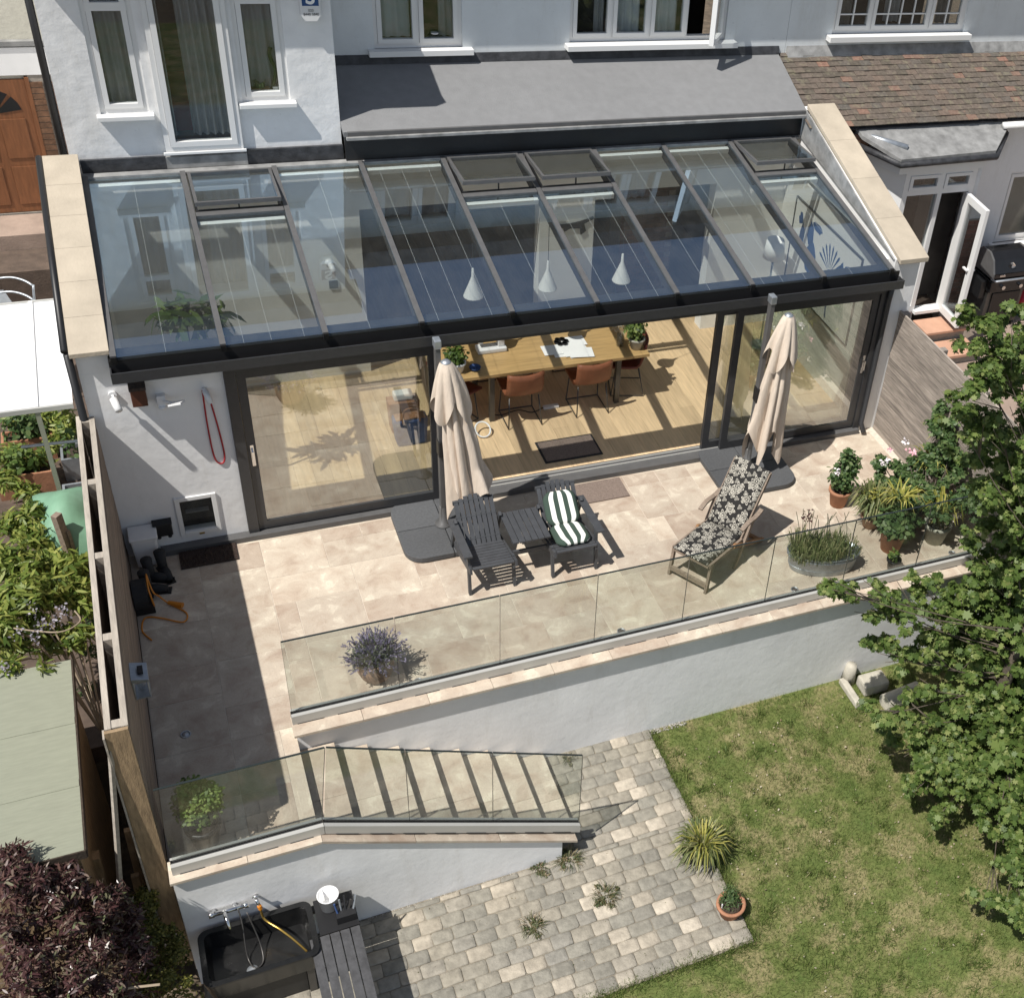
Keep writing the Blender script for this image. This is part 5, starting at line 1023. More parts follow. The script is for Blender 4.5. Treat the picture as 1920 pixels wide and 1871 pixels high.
o = thing('glass_vase', 'glass vase of pale dried flowers near the right end of the table', 'vase', (4.68, 1.52, TZ)); MB().lathe([(.05, 0), (.055, .1), (.04, .2), (.036, .2), (.05, .1), (.045, .01), (0, .01)], (4.68, 1.52, TZ), 18).build('vase', 'window_glass', o, True); bush(o, [(4.66, 1.53, TZ+.28, .12, .1, .09)], 160, .05, 'litter', 'lance')
o = thing('paper_sheets', 'white papers spread on the middle of the oak table', 'paper', (3.98, 1.62, TZ))
for k in range(6):
    a = random.uniform(-.35, .35); cx, cy = 3.95+random.uniform(-.14, .2), 1.62+random.uniform(-.17, .15); c, s = math.cos(a), math.sin(a)
    q = [(cx+p*c-r_*s, cy+p*s+r_*c) for p, r_ in ((-.15, -.11), (.15, -.11), (.15, .11), (-.15, .11))]; MB().prism(q, TZ+.001+.003*k, TZ+.003+.003*k, 'z').build('sheet', 'paper', o)
o = thing('iron_trivet', 'black openwork trivet lying on the white papers', 'trivet', (3.98, 1.74, TZ+.02))
for k in range(6): t = k*math.pi/3; MB().lathe([(.028, .022), (.036, .022), (.036, .034), (.028, .034), (.028, .022)], (3.98+.06*math.cos(t), 1.74+.06*math.sin(t), TZ), 12).build('ring', 'black', o)
o = thing('sewing_machine', 'white sewing machine case on the left half of the table', 'machine', (3.10, 1.78, TZ)); MB().box(2.92, 3.28, 1.70, 1.86, TZ+.001, TZ+.06).build('base', 'plastic_white', o, bevel=.015); MB().box(2.94, 3.26, 1.74, 1.84, TZ+.17, TZ+.25).box(3.18, 3.26, 1.74, 1.84, TZ+.06, TZ+.17).box(2.94, 3.0, 1.75, 1.83, TZ+.12, TZ+.17).build('arm', 'plastic_white', o, bevel=.012)
o = thing('blue_bowl', 'small blue bowl on the table beside the potted plant', 'bowl', (2.80, 1.40, TZ)); MB().lathe([(.03, 0), (.06, .02), (.07, .045), (.064, .045), (.05, .02), (0, .012)], (2.80, 1.40, TZ), 18).build('bowl', 'blue_cloth', o, True)
# floor clutter: power strip, bag, ironing board, round sieve
o = thing('power_strip', 'white power strip with black cable on the floor under the table', 'power strip', (3.75, 1.42, FZ)); MB().box(3.66, 3.86, 1.38, 1.44, FZ+.001, FZ+.035).build('strip', 'plastic_white', o, bevel=.006); MB().tube(smooth([(3.66, 1.41, FZ+.02), (3.5, 1.36, FZ+.008), (3.35, 1.45, FZ+.008), (3.1, 1.40, FZ+.008), (3.0, 1.5, FZ+.008)]), .006, 6).build('cable', 'black', o, True)
b0 = A(775, 838, z=FZ); o = thing('shopping_bag', 'blue patterned shopping bag behind the left glass door', 'bag', (b0.x, b0.y, FZ))
bx, by = b0.x, b0.y+.12
MB().prism([(bx-.17, FZ+.002), (bx+.17, FZ+.002), (bx+.20, FZ+.36), (bx-.20, FZ+.36)], by-.09, by+.09).build('sack', 'blue_cloth', o, bevel=.03); MB().box(bx-.17, bx+.17, by-.07, by+.07, FZ+.362, FZ+.37).build('lining', 'brown_bag', o); MB().tube(smooth([(bx-.1, by-.095, FZ+.34), (bx-.07, by-.1, FZ+.52), (bx+.07, by-.1, FZ+.52), (bx+.1, by-.095, FZ+.34)]), .01, 6).build('handle', 'brown_bag', o, True)
b1 = A(783, 795, z=.42); MB()
o = thing('paper_carrier', 'brown paper carrier bag with white contents behind the blue bag', 'bag', (bx-.02, by+.30, FZ)); MB().prism([(bx-.17, FZ+.002), (bx+.15, FZ+.002), (bx+.17, FZ+.42), (bx-.19, FZ+.42)], by+.20, by+.38).build('sack', 'brown_bag', o, bevel=.01); MB().box(bx-.12, bx+.10, by+.23, by+.35, FZ+.43, FZ+.52).build('contents', 'paper', o, bevel=.02)
o = thing('wicker_ring', 'round pale cane ring lying on the floor by the table leg', 'ring', (2.78, 1.08, FZ)); MB().tube([(2.80+.09*math.cos(t), 1.08+.09*math.sin(t), FZ+.02+.05*(1+math.sin(t))) for t in np.linspace(0, 6.2832, 25)], .011, 6).tube([(2.72, 1.08, FZ+.03), (2.5, 1.0, FZ+.01)], .008, 6).build('ring', 'paper', o, True)
# rugs, right-hand corner
o = thing('floor_lamp', 'white floor lamp with drum shade in the right corner', 'lamp', (6.75, 2.2, FZ)); lp = A(1452, 470, y=2.15); MB().lathe([(.15, 0), (.12, .26), (.115, .26), (.145, 0)], (lp.x, 2.15, lp.z-.10), 26).build('shade', 'indoor_white', o, True); MB().tube([(lp.x, 2.15, FZ), (lp.x, 2.15, lp.z)], .014, 8).lathe([(.14, FZ), (.14, FZ+.02), (0, FZ+.03)], (lp.x, 2.15, 0), 20).build('stand', 'galvanised', o, True)
# picture with blue plant shapes on the right wall
pc = thing('wall_picture', 'framed picture of blue plant shapes on the white side wall', 'picture', (7.43, 1.45, 1.5)); XF = 7.425
MB().box(XF, 7.439, .58, 2.36, .95, 2.17).build('panel', 'indoor_white', pc); f = MB()
for a in ((.565, .58, .935, 2.185), (2.36, 2.375, .935, 2.185), (.58, 2.36, .935, .95), (.58, 2.36, 2.17, 2.185)): f.box(XF-.012, 7.4395, a[0], a[1], a[2], a[3])
f.build('frame', 'steel_dark', pc)
def blobx(cy, cz, ry, rz_, n=14, wob=.25, seed=1):
    rr_ = random.Random(seed); return [(cy+ry*(1+wob*rr_.uniform(-1, 1))*math.cos(t), cz+rz_*(1+wob*rr_.uniform(-1, 1))*math.sin(t)) for t in np.linspace(0, 6.2832, n, endpoint=False)]
shapes = [blobx(2.18, 1.95, .05, .09, seed=2), blobx(2.10, 1.70, .06, .20, seed=3), blobx(1.88, 1.88, .09, .15, seed=4), blobx(1.72, 2.02, .13, .06, seed=5), blobx(1.80, 1.55, .14, .22, seed=6), blobx(1.25, 1.60, .09, .07, seed=7), blobx(.80, 1.85, .16, .10, seed=8), blobx(1.0, 1.78, .05, .14, seed=9)]
for k in range(9): t = R(20+17.5*k); shapes.append([(1.27+.06*math.cos(t), 1.63+.05*math.sin(t)), (1.27+.30*math.cos(t+.06), 1.63+.34*math.sin(t+.06)), (1.27+.34*math.cos(t), 1.63+.38*math.sin(t)), (1.27+.30*math.cos(t-.06), 1.63+.34*math.sin(t-.06))])
shapes.append([(1.25, 1.55), (1.28, 1.55), (1.20, 1.0), (1.17, 1.0)])
for s in shapes: MB().prism(s, XF-.0035, XF-.001, 'x').build('plant_shape', 'blue_print', pc)
# black cat silhouette on the pier
cat = thing('cat_silhouette', 'black cut out of a leaping cat on the white pier', 'decoration', (4.5, 2.75, 1.75))
cx, cz = A(1075, 425, y=2.75).x, A(1075, 425, y=2.75).z
MB().prism([(cx-.26, cz+.02), (cx-.22, cz+.06), (cx-.17, cz+.04), (cx-.02, cz+.05), (cx+.10, cz+.07), (cx+.26, cz+.12), (cx+.27, cz+.09), (cx+.14, cz+.03), (cx+.17, cz-.07), (cx+.10, cz-.12), (cx+.09, cz-.03), (cx-.05, cz-.02), (cx-.12, cz-.06), (cx-.14, cz-.0), (cx-.22, cz-.03)], 2.735, 2.7535).build('cut_out', 'black', cat)
o = thing('indoor_camera', 'white bullet camera on the indoor white wall under the bay', 'camera', (1.46, 2.75, 1.59)); MB().tube([(1.44, 2.754, 1.62), (1.44, 2.70, 1.62)], .045, 14).tube([(1.45, 2.71, 1.61), (1.47, 2.60, 1.56)], .032, 12).build('body', 'plastic_white', o, True)
tag(MB().box(1.42, 1.52, 2.74, 2.7535, 1.27, 1.37).build('wall_socket', 'steel_dark', loc=(1.47, 2.75, 1.3)), 'dark square socket on the indoor white wall below the camera', 'socket')
o = thing('fireplace', 'dark brick chimney breast in the back room', 'fireplace', (6.2, 4.2, 0)); fp_ = MB().box(5.55, 6.35, 3.9, 4.3, FZ, 2.29).build('core', 'mortar', o)
for j in range(28):
    for k in range(4):
        x = 5.55+.2*k-(.1 if j % 2 else 0); MB().box(max(5.55, x)+.003, min(6.35, x+.2)-.003, 3.888, 3.8995, FZ+.08*j+.004, FZ+.08*j+.076).build('brick', 'old_brick', fp_) if min(6.35, x+.2)-max(5.55, x) > .03 else None
# ================================================================== LEFT NEIGHBOUR SIDE
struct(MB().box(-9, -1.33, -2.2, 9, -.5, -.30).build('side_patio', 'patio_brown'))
gw = thing('passage_wall', 'cream rendered wall with a brown door at the end of the side passage', 'wall', (-1.9, 6.6, -.3))
YD = 6.5; dl = A(-30, 160, y=YD); dr = A(45, 152, y=YD); bz = A(60, 398, y=YD).z; tz = A(30, 152, y=YD).z
MB().box(-5, -1.0, YD+.08, YD+.3, -.3, bz+3.6).build('wall', 'cream_wall', gw); MB().box(-5, -1.0, YD+.0, YD+.079, tz+.42, tz+.48).build('ledge', 'lead', gw); MB().box(-5, -1.0, YD+.02, YD+.0795, tz+.06, tz+.40).build('lintel', 'paper', gw); MB().box(-5, -1.0, YD+.02, YD+.0795, -.3, bz-.01).build('plinth', 'mortar', gw)
bx0 = dr.x+.04
bpn = MB().box(bx0, -1.0, YD+.03, YD+.0795, bz, tz+.055).build('brick_pier', 'mortar', gw)
for j in range(int((tz-bz)/.075)):
    for k in range(2): MB().box(bx0+.006+.16*k, bx0+.15+.16*k, YD+.015, YD+.029, bz+.075*j+.005, bz+.075*j+.07).build('brick', 'old_brick', bpn)
pd = thing('passage_door', 'orange brown panelled door with fan shaped lights in the side passage', 'door', (dr.x-.42, YD, bz))
x0, x1 = dr.x-.86, dr.x
MB().box(x0, x1, YD+.03, YD+.075, bz, tz).build('leaf', 'door_brown', pd)
for a, b in ((.10, .44), (.56, .90)):
    for c, d in ((.06, .36), (.42, .72)): MB().box(x0+.86*a, x0+.86*b, YD+.018, YD+.029, bz+(tz-bz)*c, bz+(tz-bz)*d).build('panel', 'door_brown', pd, bevel=.008)
for k in range(4):
    t0, t1 = R(8+43*k), R(43+43*k); mx, mz = x0+.43, bz+(tz-bz)*.76; r0, r1 = .08, .33
    MB().prism([(mx+r0*math.cos(t0), mz+r0*.6*math.sin(t0)), (mx+r1*math.cos(t0), mz+r1*.95*math.sin(t0)), (mx+r1*math.cos((t0+t1)/2), mz+r1*.95*math.sin((t0+t1)/2)), (mx+r1*math.cos(t1), mz+r1*.95*math.sin(t1)), (mx+r0*math.cos(t1), mz+r0*.6*math.sin(t1))], YD+.022, YD+.0295).build('fanlight', 'glass_black', pd)
MB().box(x1+.002, x1+.05, YD+.01, YD+.078, bz, tz+.03).build('door_frame', 'door_brown', pd)
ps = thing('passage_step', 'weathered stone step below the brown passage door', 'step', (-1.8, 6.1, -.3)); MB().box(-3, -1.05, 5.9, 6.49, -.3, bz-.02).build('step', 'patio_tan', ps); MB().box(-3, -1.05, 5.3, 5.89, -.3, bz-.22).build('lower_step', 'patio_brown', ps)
gc = thing('garden_chair', 'old grey folding chair on the side patio above the white canopy', 'chair', (-1.95, 3.1, -.3))
p = A(25, 560, z=1.0); cx, cy = p.x, p.y
MB().bar((cx-.25, cy+.30, .95), (cx+.02, cy-.25, .55), .34, .02, (0, .5, 1)).build('seat', 'galvanised', gc)
for s in (-.17, .17): MB().tube(smooth([(cx-.3, cy+.2+s, 1.05), (cx, cy+.15+s, 1.10), (cx+.2, cy+s, 1.06), (cx+.2, cy-.1+s, .95), (cx+.05, cy-.2+s, -.3)]), .013, 7).build('arm', 'galvanised', gc, True)
cn = thing('white_canopy', 'flat white polycarbonate canopy over the side path', 'canopy', (-1.8, 1.3, -.3))
ZC = 1.60; a = A(108, 563, z=ZC); b = A(143, 755, z=ZC); xe = -1.335; y0, y1 = b.y, a.y
for k, (xa, xb) in enumerate(((-2.35, A(62, 660, z=ZC).x-.006), (A(62, 660, z=ZC).x+.006, xe))): MB().box(xa, xb, y0, y1, ZC-.012, ZC).build('panel', 'canopy_white', cn)
xm = A(62, 660, z=ZC).x; MB().box(xm-.02, xm+.02, y0-.01, y1+.01, ZC+.001, ZC+.018).build('glazing_bar', 'upvc', cn); MB().box(-2.35, xe, y0-.03, y0-.001, ZC-.04, ZC+.01).build('edge_bar', 'aluminium', cn); MB().box(-2.35, xe, y1+.001, y1+.03, ZC-.04, ZC+.01).build('edge_bar', 'aluminium', cn)
for y in (y0, y1): MB().box(xm-.02, xm+.02, y-.02, y+.02, -.3, ZC-.042).build('post', 'shed_felt', cn)
MB().tube([A(40, 838, z=.9), A(150, 826, z=.9)], .016, 8).build('rail', 'galvanised', cn)
# planters below
def trough(cx, cy, w_, d_, h_, mat, lab, lmat='leaf_rose', n=300, sz=.07, name='planter', zb=-.3):
    o = thing(name, lab, 'planter', (cx, cy, zb)); f = MB()
    f.box(cx-w_/2, cx+w_/2, cy-d_/2, cy-d_/2+.025, zb, zb+h_).box(cx-w_/2, cx+w_/2, cy+d_/2-.025, cy+d_/2, zb, zb+h_).box(cx-w_/2, cx-w_/2+.025, cy-d_/2+.025, cy+d_/2-.025, zb, zb+h_).box(cx+w_/2-.025, cx+w_/2, cy-d_/2+.025, cy+d_/2-.025, zb, zb+h_); f.build('box', mat, o)
    MB().box(cx-w_/2+.026, cx+w_/2-.026, cy-d_/2+.026, cy+d_/2-.026, zb, zb+h_-.05).build('soil', 'soil', o)
    if n: bush(o, [(cx, cy, zb+h_+.12, w_*.5, d_*.55, .2)], n, sz, lmat, 'oval')
    return o
p = A(45, 880, z=0.0); trough(p.x, p.y, .55, .22, .3, 'terracotta', 'brown trough planter below the canopy, nearest the vine', 'leaf_palm', 260)
p = A(50, 815, z=0.0); trough(p.x, p.y, .5, .22, .3, 'terracotta', 'brown trough planter below the canopy, farther from the vine', 'leaf_rose', 260)
p = A(145, 920, z=.0); trough(p.x-.02, p.y, .24, .3, .3, 'galvanised', 'pale metal box of stones against the outer side of the fence', 'leaf_rose', 0)
p = A(138, 845, z=.0); trough(p.x-.02, p.y, .22, .3, .3, 'galvanised', 'pale metal box with a dark pot near the end of the fence', 'leaf_rose', 40)
tp_ = thing('green_tarp', 'green tarpaulin cover draped beside the outer face of the fence', 'tarpaulin', (-1.7, -1.0, -.3)); Pq = []
ta, tb, tc, td = A(75, 955, z=.75), A(165, 935, z=.75), A(165, 985, z=.75), A(90, 990, z=.75)
for i in range(11):
    row = []
    for j in range(11):
        s, t = i/10, j/10; q = ta.lerp(tb, s).lerp(td.lerp(tc, s), t); q = q+Vector(((s-.5)*.25, (.5-t)*.5, .22*math.sin(math.pi*min(1, s*1.1))*math.sin(math.pi*t)+.02*math.sin(9*s+5*t)-(.5 if t in (0, 1) or s == 0 else 0)))
        if s > .85: q.x = min(q.x, -1.325)
        row.append((min(q.x, -1.325), q.y, q.z))
    Pq.append(row)
MB().grid(Pq).build('sheet', 'tarp', tp_, True, recalc=False)
sh = thing('garden_shed', 'low garden shed with flat pale green felt roof beyond the fence', 'shed', (-2.2, -3.2, G)); ZR = .80
a, b, c = A(135, 1236, z=ZR), A(172, 1590, z=ZR), A(0, 1610, z=ZR)
MB().box(-3.6, a.x-.01, b.y, a.y, ZR-.03, ZR).build('roof', 'shed_felt', sh); MB().box(-3.55, a.x-.06, b.y+.05, a.y-.05, G-.3, ZR-.031).build('wall', 'timber', sh); [MB().box(-3.6, a.x-.012, yy, yy+.07, ZR+.0005, ZR+.0045).build('felt_lap', 'shed_felt', sh) for yy in (b.y+.62, b.y+1.28)]; MB().box(-3.6, a.x, b.y-.012, b.y-.001, ZR-.08, ZR+.006).box(a.x-.009, a.x+.004, b.y-.001, a.y, ZR-.08, ZR+.006).build('trim', 'soil', sh)
vp = thing('vine_post', 'weathered square timber post among the wisteria', 'post', tuple(A(112, 1030, z=.3))); q = A(105, 965, z=1.05); q2 = A(135, 1060, z=.5); MB().bar((q.x, q.y, q.z), (q.x+.06, q.y-.05, -.4), .075, .06).build('post', 'teak_grey', vp); MB().bar((q.x+.05, q.y, q.z-.2), (q.x+.08, q.y-.05, -.4), .03, .05).build('batten', 'teak_grey', vp)
tk = [(A(170, 1605, z=.1), -.9, .12, 'short thick timber post at the corner of the shed'), (A(240, 1555, z=.1), -.9, .06, 'sawn pale timber stake leaning beside the fence end'), (A(253, 1640, z=-.25), -1.2, .06, 'pointed timber stake just below the fence end')]
for p, zb, w_, lab in tk: o = tag(MB().bar((p.x-.05, p.y+.03, G-.3), tuple(p), w_, w_*.7, (0, 1, 0)).build('timber_stake', 'timber', loc=(p.x, p.y, G)), lab, 'stake')
# ================================================================== PLANTS
# --- big maple at the right
CL = [(1850, 640, -3.7, .28), (1895, 600, -3.6, .22), (1830, 700, -3.8, .30), (1900, 690, -3.7, .35), (1790, 790, -3.7, .22), (1865, 800, -3.8, .22), (1905, 800, -3.8, .38), (1880, 890, -3.8, .42), (1880, 930, -3.7, .26), (1895, 985, -3.8, .32), (1905, 1000, -3.9, .45), (1860, 1075, -3.8, .24), (1880, 1100, -3.9, .45),
      (1730, 1110, -3.6, .20), (1660, 1120, -3.7, .20), (1590, 1108, -3.8, .15), (1550, 1100, -3.85, .09), (1625, 1145, -3.8, .17), (1700, 1160, -3.9, .22), (1780, 1170, -3.9, .34), (1870, 1200, -4.1, .48), (1640, 1225, -3.9, .16), (1685, 1240, -4.0, .18), (1740, 1240, -4.1, .24), (1810, 1270, -4.2, .42), (1890, 1300, -4.3, .48),
      (1715, 1290, -4.2, .15), (1640, 1345, -4.45, .15), (1700, 1360, -4.5, .20), (1760, 1370, -4.5, .26), (1830, 1380, -4.6, .38), (1900, 1400, -4.6, .45), (1690, 1420, -4.6, .16), (1740, 1440, -4.7, .24), (1800, 1470, -4.8, .33), (1880, 1480, -4.9, .42), (1710, 1475, -4.7, .14), (1765, 1530, -5.0, .13), (1880, 1555, -5.2, .19), (1915, 1540, -5.2, .24), (1850, 1695, -5.8, .14), (1900, 1690, -5.9, .19), (1915, 1650, -5.9, .2)]
tree = thing('maple_tree', 'large spreading green maple at the right edge of the lawn', 'tree', (6.9, -4.3, G))
cen = []
for u, v, y, r in CL:
    p = A(u, v, y=y)
    if p.z < G+.35+r*.8 or v > 1330: p = A(u, v, z=max(G+.35+r*.9, p.z if p.z < 0 and v < 1420 else G+.45+r))
    cen.append((p.x+r*.2, p.y, p.z, r*1.15, r*1.2, r*.85))
extra = []
for c in cen:                                   # volume away from the camera, so that the crown is a real mass
    if c[3] > .25 and c[2] < 2.6: extra.append((c[0]+.55, c[1]+.1, c[2]-.1, c[3]*1.2, c[3]*1.2, c[3]*.9)); extra.append((c[0]+1.2, c[1]-.2, c[2]-.1, c[3]*1.3, c[3]*1.3, c[3]))
trunk = Vector((6.9, -4.35, G)); br = MB(); br.tube([(6.95, -4.3, G-.2), (6.92, -4.35, .0), (7.0, -4.3, 1.2), (7.1, -4.2, 2.4)], [.09, .07, .05, .025], 9)
for c in cen+extra[::3]:
    s = Vector((6.93, -4.33, min(1.9, max(-.7, c[2]*.6-.25)))); e = Vector(c[:3]); mid = s.lerp(e, .5)+Vector((random.uniform(.0, .15), random.uniform(-.1, .1), -.10)); br.tube(smooth([s, mid, e], 4), [.010, .009, .008, .007, .007, .006, .005, .004, .003], 5)
    for k in range(3): d = Vector((random.uniform(-1, 1), random.uniform(-1, 1), random.uniform(-.5, .8)))*c[3]*.8; br.tube([mid.lerp(e, .6), e+d], [.007, .003], 4)
br.build('trunk', 'bark', tree, True)
def clumps(cs, per, rr):
    """each big clump broken into leafy sprays"""
    out = []
    for c in cs:
        n = max(3, int(per*(c[3]/.25)**2))
        for k in range(n):
            g = RNG.normal(0, 1, 3); g /= np.linalg.norm(g); s = RNG.uniform(.35, 1.22); q = RNG.uniform(.6, 1.25)*rr
            out.append((c[0]+g[0]*c[3]*s, c[1]+g[1]*c[4]*s, c[2]+g[2]*c[5]*s, q, q, q*.55))
    return out
P, nn = blob(clumps(cen, 8.5, .10), 40000, .55); leaves('crown', P, nn, RNG.uniform(.026, .074, 40000), 'leaf_maple', tree, 'lobed', .42)
P, nn = blob(clumps(extra, 7, .16), 16000, .6); leaves('far_crown', P, nn, .095, 'leaf_maple', tree, 'lobed', .45)
# --- terrace plants
def grasses(o, x, y, z, n, h, spread, mat, name='foliage', r=.05, width=1.0, droop=.6):
    """arching strap leaves made of three segments each"""
    mb = MB()
    vals = []
    for i in range(n):
        a = random.uniform(0, 6.2832); rr_ = r*math.sqrt(random.random()); b = Vector((x+rr_*math.cos(a), y+rr_*math.sin(a), z)); a2 = a+random.uniform(-.8, .8); out = spread*random.uniform(.3, 1); hh = h*random.uniform(.55, 1.1); d = Vector((math.cos(a2), math.sin(a2), 0)); sd = Vector((-d.y, d.x, 0)); wv = .007*width*random.uniform(.7, 1.3)
        pts_ = [b, b+d*out*.25+Vector((0, 0, hh*.6)), b+d*out*.65+Vector((0, 0, hh*(1-.15*droop))), b+d*out+Vector((0, 0, hh*(1-droop*random.uniform(.4, 1))))]
        vs = []
        for k, q in enumerate(pts_): w_ = wv*(1, 1.1, .8, .1)[k]; vs += [q-sd*w_, q+sd*w_]
        mb.add(vs, [(0, 1, 3, 2), (2, 3, 5, 4), (4, 5, 7, 6)]); vals += [random.random()]*3
    ob = mb.build(name, mat, o, recalc=False); at = ob.data.attributes.new('rnd', 'FLOAT', 'FACE'); at.data.foreach_set('value', np.array(vals, np.float32)); return ob
# lavender in a big terracotta jar
lx, ly = .80, -2.40
o = thing('lavender_pot', 'rounded earthenware pot of lavender behind the glass', 'potted plant', (lx, ly, 0))
MB().lathe([(.10, 0), (.14, .05), (.168, .13), (.172, .19), (.160, .235), (.165, .25), (.172, .262), (.16, .272), (.145, .265), (.14, .24), (0, .24)], (lx, ly, 0), 30).build('pot', 'pot_tan', o, True); MB().lathe([(.139, .243), (0, .25)], (lx, ly, 0), 20).build('soil', 'soil', o)
for k in range(0): pass
n = 520; d = RNG.normal(0, 1, (n, 3)); d[:, 2] = np.abs(d[:, 2])+.25; d /= np.linalg.norm(d, axis=1)[:, None]; L = RNG.uniform(.12, .25, n); base = np.array([lx, ly, .25])+d*np.array([.05, .05, .02]); mb = MB()
P = []; D = []
for k in range(n):
    for s in np.linspace(.15, .8, 5): P.append(base[k]+d[k]*L[k]*s); D.append(d[k]+RNG.normal(0, .5, 3))
leaves('foliage', P, RNG.normal(0, 1, (len(P), 3)), .045, 'leaf_lavender', o, 'lance', .5, dirs=D)
P = []; D = []
for k in range(0, n, 2):
    for s in np.linspace(.82, 1.1, 4):
        for r_ in range(2): P.append(base[k]+d[k]*L[k]*s); D.append(d[k]+RNG.normal(0, .35, 3))
leaves('flowers', P, RNG.normal(0, 1, (len(P), 3)), .03, 'lavender_flower', o, 'bud', .6, dirs=D, kind='stuff')
# oval zinc tub of grasses
tx, ty = 5.72, -2.28; ta_ = math.atan2(-.25, .82)
o = thing('zinc_tub', 'oval galvanised tub of wild grasses behind the glass', 'planter', (tx, ty, 0))
MB().lathe([(.36, 0), (.37, .02), (.415, .24), (.425, .245), (.425, .255), (.41, .255), (.40, .20), (0, .20)], (tx, ty, 0), 40, 1, .50, ta_).build('tub', 'galvanised', o, True); MB().lathe([(.398, .205), (0, .215)], (tx, ty, 0), 30, 1, .5, ta_).build('soil', 'soil', o)
for hgt in (.07, .2): MB().lathe([(.36+.055*hgt/.24+.006, hgt), (.36+.055*hgt/.24+.012, hgt+.006), (.36+.055*hgt/.24+.006, hgt+.012)], (tx, ty, 0), 40, 1, .5, ta_).build('hoop', 'galvanised', o, True)
c, s = math.cos(ta_), math.sin(ta_)
for k in range(26):
    a = random.uniform(-.30, .30); b = random.uniform(-.13, .13); grasses(o, tx+a*c-b*s, ty+a*s+b*c, .20, 60, random.uniform(.10, .24), .12, 'leaf_grass', 'grass_tuft', .11, .6)
P, nn = blob([(tx, ty, .26, .33, .16, .05)], 700); leaves('clover', P, nn, .03, 'leaf_lime', o, 'oval', .5)
for k in range(16): a = random.uniform(-.3, .25); x_, y_ = tx+a*c, ty+a*s+.05; MB().tube(smooth([(x_, y_, .2), (x_+random.uniform(-.05, .05), y_+.02, .45), (x_+random.uniform(-.14, .14), y_+.05, random.uniform(.6, .78))], 4), .0035, 4).build('stem', 'leaf_lavender', o)
P = [A(1515, 968, y=ty+.05)+Vector((random.gauss(0, .03), random.gauss(0, .03), random.gauss(0, .03))) for _ in range(50)]; leaves('dark_flower', P, np.tile([0, 0, 1.], (50, 1)), .03, 'leaf_purple', o, 'oval', .8, kind='stuff')
# pots on the right of the terrace
def potted(u, v, r, h, mat, label, **kw):
    p = A(u, v, z=0); o = thing('potted_plant', label, 'potted plant', (p.x, p.y, 0)); pot(o, p.x, p.y, 0, r, h, mat); return o, p.x, p.y
o, x, y = potted(1570, 945, .13, .24, 'terracotta', 'terracotta pot with a small leafy shrub nearest the floral lounger'); bush(o, [(x, y, .42, .18, .18, .18), (x+.06, y, .60, .13, .13, .16), (x-.02, y, .74, .07, .07, .1)], 900, .06, 'leaf_rose'); MB().tube([(x, y, .2), (x, y, .6)], .01, 6).build('stem', 'bark', o)
o, x, y = potted(1668, 1028, .155, .30, 'terracotta', 'tall terracotta pot with a strawberry like plant'); o['label'] = 'largest terracotta pot, standing behind the small dark pot by the glass'; bush(o, [(x, y, .40, .23, .22, .16)], 800, .075, 'leaf_rose')
o, x, y = potted(1750, 1012, .155, .27, 'pot_grey', 'woven pale grey pot with yellow striped grass'); grasses(o, x+.02, y, .25, 70, .42, .30, 'leaf_yellow', 'strap_leaves', .05, 1.5); P, nn = blob([(x, y, .27, .13, .13, .04)], 160); leaves('stones', P, nn, .03, 'litter', o, 'oval', .8)
o, x, y = potted(1672, 1066, .075, .15, 'black', 'small dark plastic pot with a seedling right behind the glass'); bush(o, [(x, y, .20, .07, .07, .06)], 90, .05, 'leaf_lime')
p = A(1630, 985, z=0); o = thing('day_lily', 'clump of yellowing strap leaves between the terracotta pots', 'plant', (p.x, p.y, 0)); pot(o, p.x, p.y, 0, .12, .16, 'pot_tan'); grasses(o, p.x, p.y, .14, 300, .42, .30, 'leaf_grass', 'strap_leaves', .10, 1.5); P, nn = blob([(p.x, p.y+.05, .44, .16, .12, .08)], 60); leaves('pale_leaves', P, nn, .06, 'leaf_yellow', o, 'lance', .6)
p = A(1705, 985, z=0); o = thing('rose_bush', 'leafy rose bush with pale pink blooms in front of the slatted fence', 'shrub', (p.x, p.y, 0)); pot(o, p.x, p.y, 0, .15, .26, 'terracotta')
RC = [A(u, v, z=z) for u, v, z in ((1680, 885, .45), (1720, 900, .5), (1700, 930, .4), (1745, 925, .5), (1665, 905, .38), (1720, 950, .38), (1735, 865, .7), (1765, 900, .65), (1800, 850, .9), (1795, 935, .6), (1820, 900, .8), (1655, 870, .45), (1770, 820, 1.0), (1800, 790, 1.15), (1705, 870, .6), (1750, 845, .85), (1692, 958, .32), (1780, 870, .75), (1830, 840, 1.0), (1760, 955, .55), (1785, 770, 1.2), (1825, 950, .6))]
bush(o, clumps([(min(q.x, 7.5), q.y, q.z, .17, .15, .13) for q in RC], 14, .075), 8200, .055, 'leaf_rose')
mb = MB()
for q in RC: mb.tube(smooth([(p.x, p.y, .2), (p.x+(q.x-p.x)*.5, p.y, q.z*.6), tuple(q)], 4), .007, 5)
mb.build('stem', 'bark', o, True)
for k, (u, v) in enumerate(((1655, 868), (1668, 842), (1698, 828), (1705, 845), (1662, 863), (1712, 850), (1570, 885))):
    q = A(u, v, z=.62+.1*(k % 3)) if u > 1600 else A(u, v, z=.62)
    Pn = [q+Vector((random.gauss(0, .016), random.gauss(0, .016), random.gauss(0, .012))) for _ in range(16)]; leaves('bloom', Pn, np.tile([0, 0, 1.], (16, 1)), .035, 'wisteria_flower', o, 'oval', .7, rnd=np.full(16, .9)) if False else None
    ob = leaves('bloom', Pn, np.tile([0, -.3, 1.], (16, 1)), .038, 'litter', o, 'oval', .7); ob.data.materials.clear(); ob.data.materials.append(MATS['pink_petal' if k % 2 else 'white_petal'])
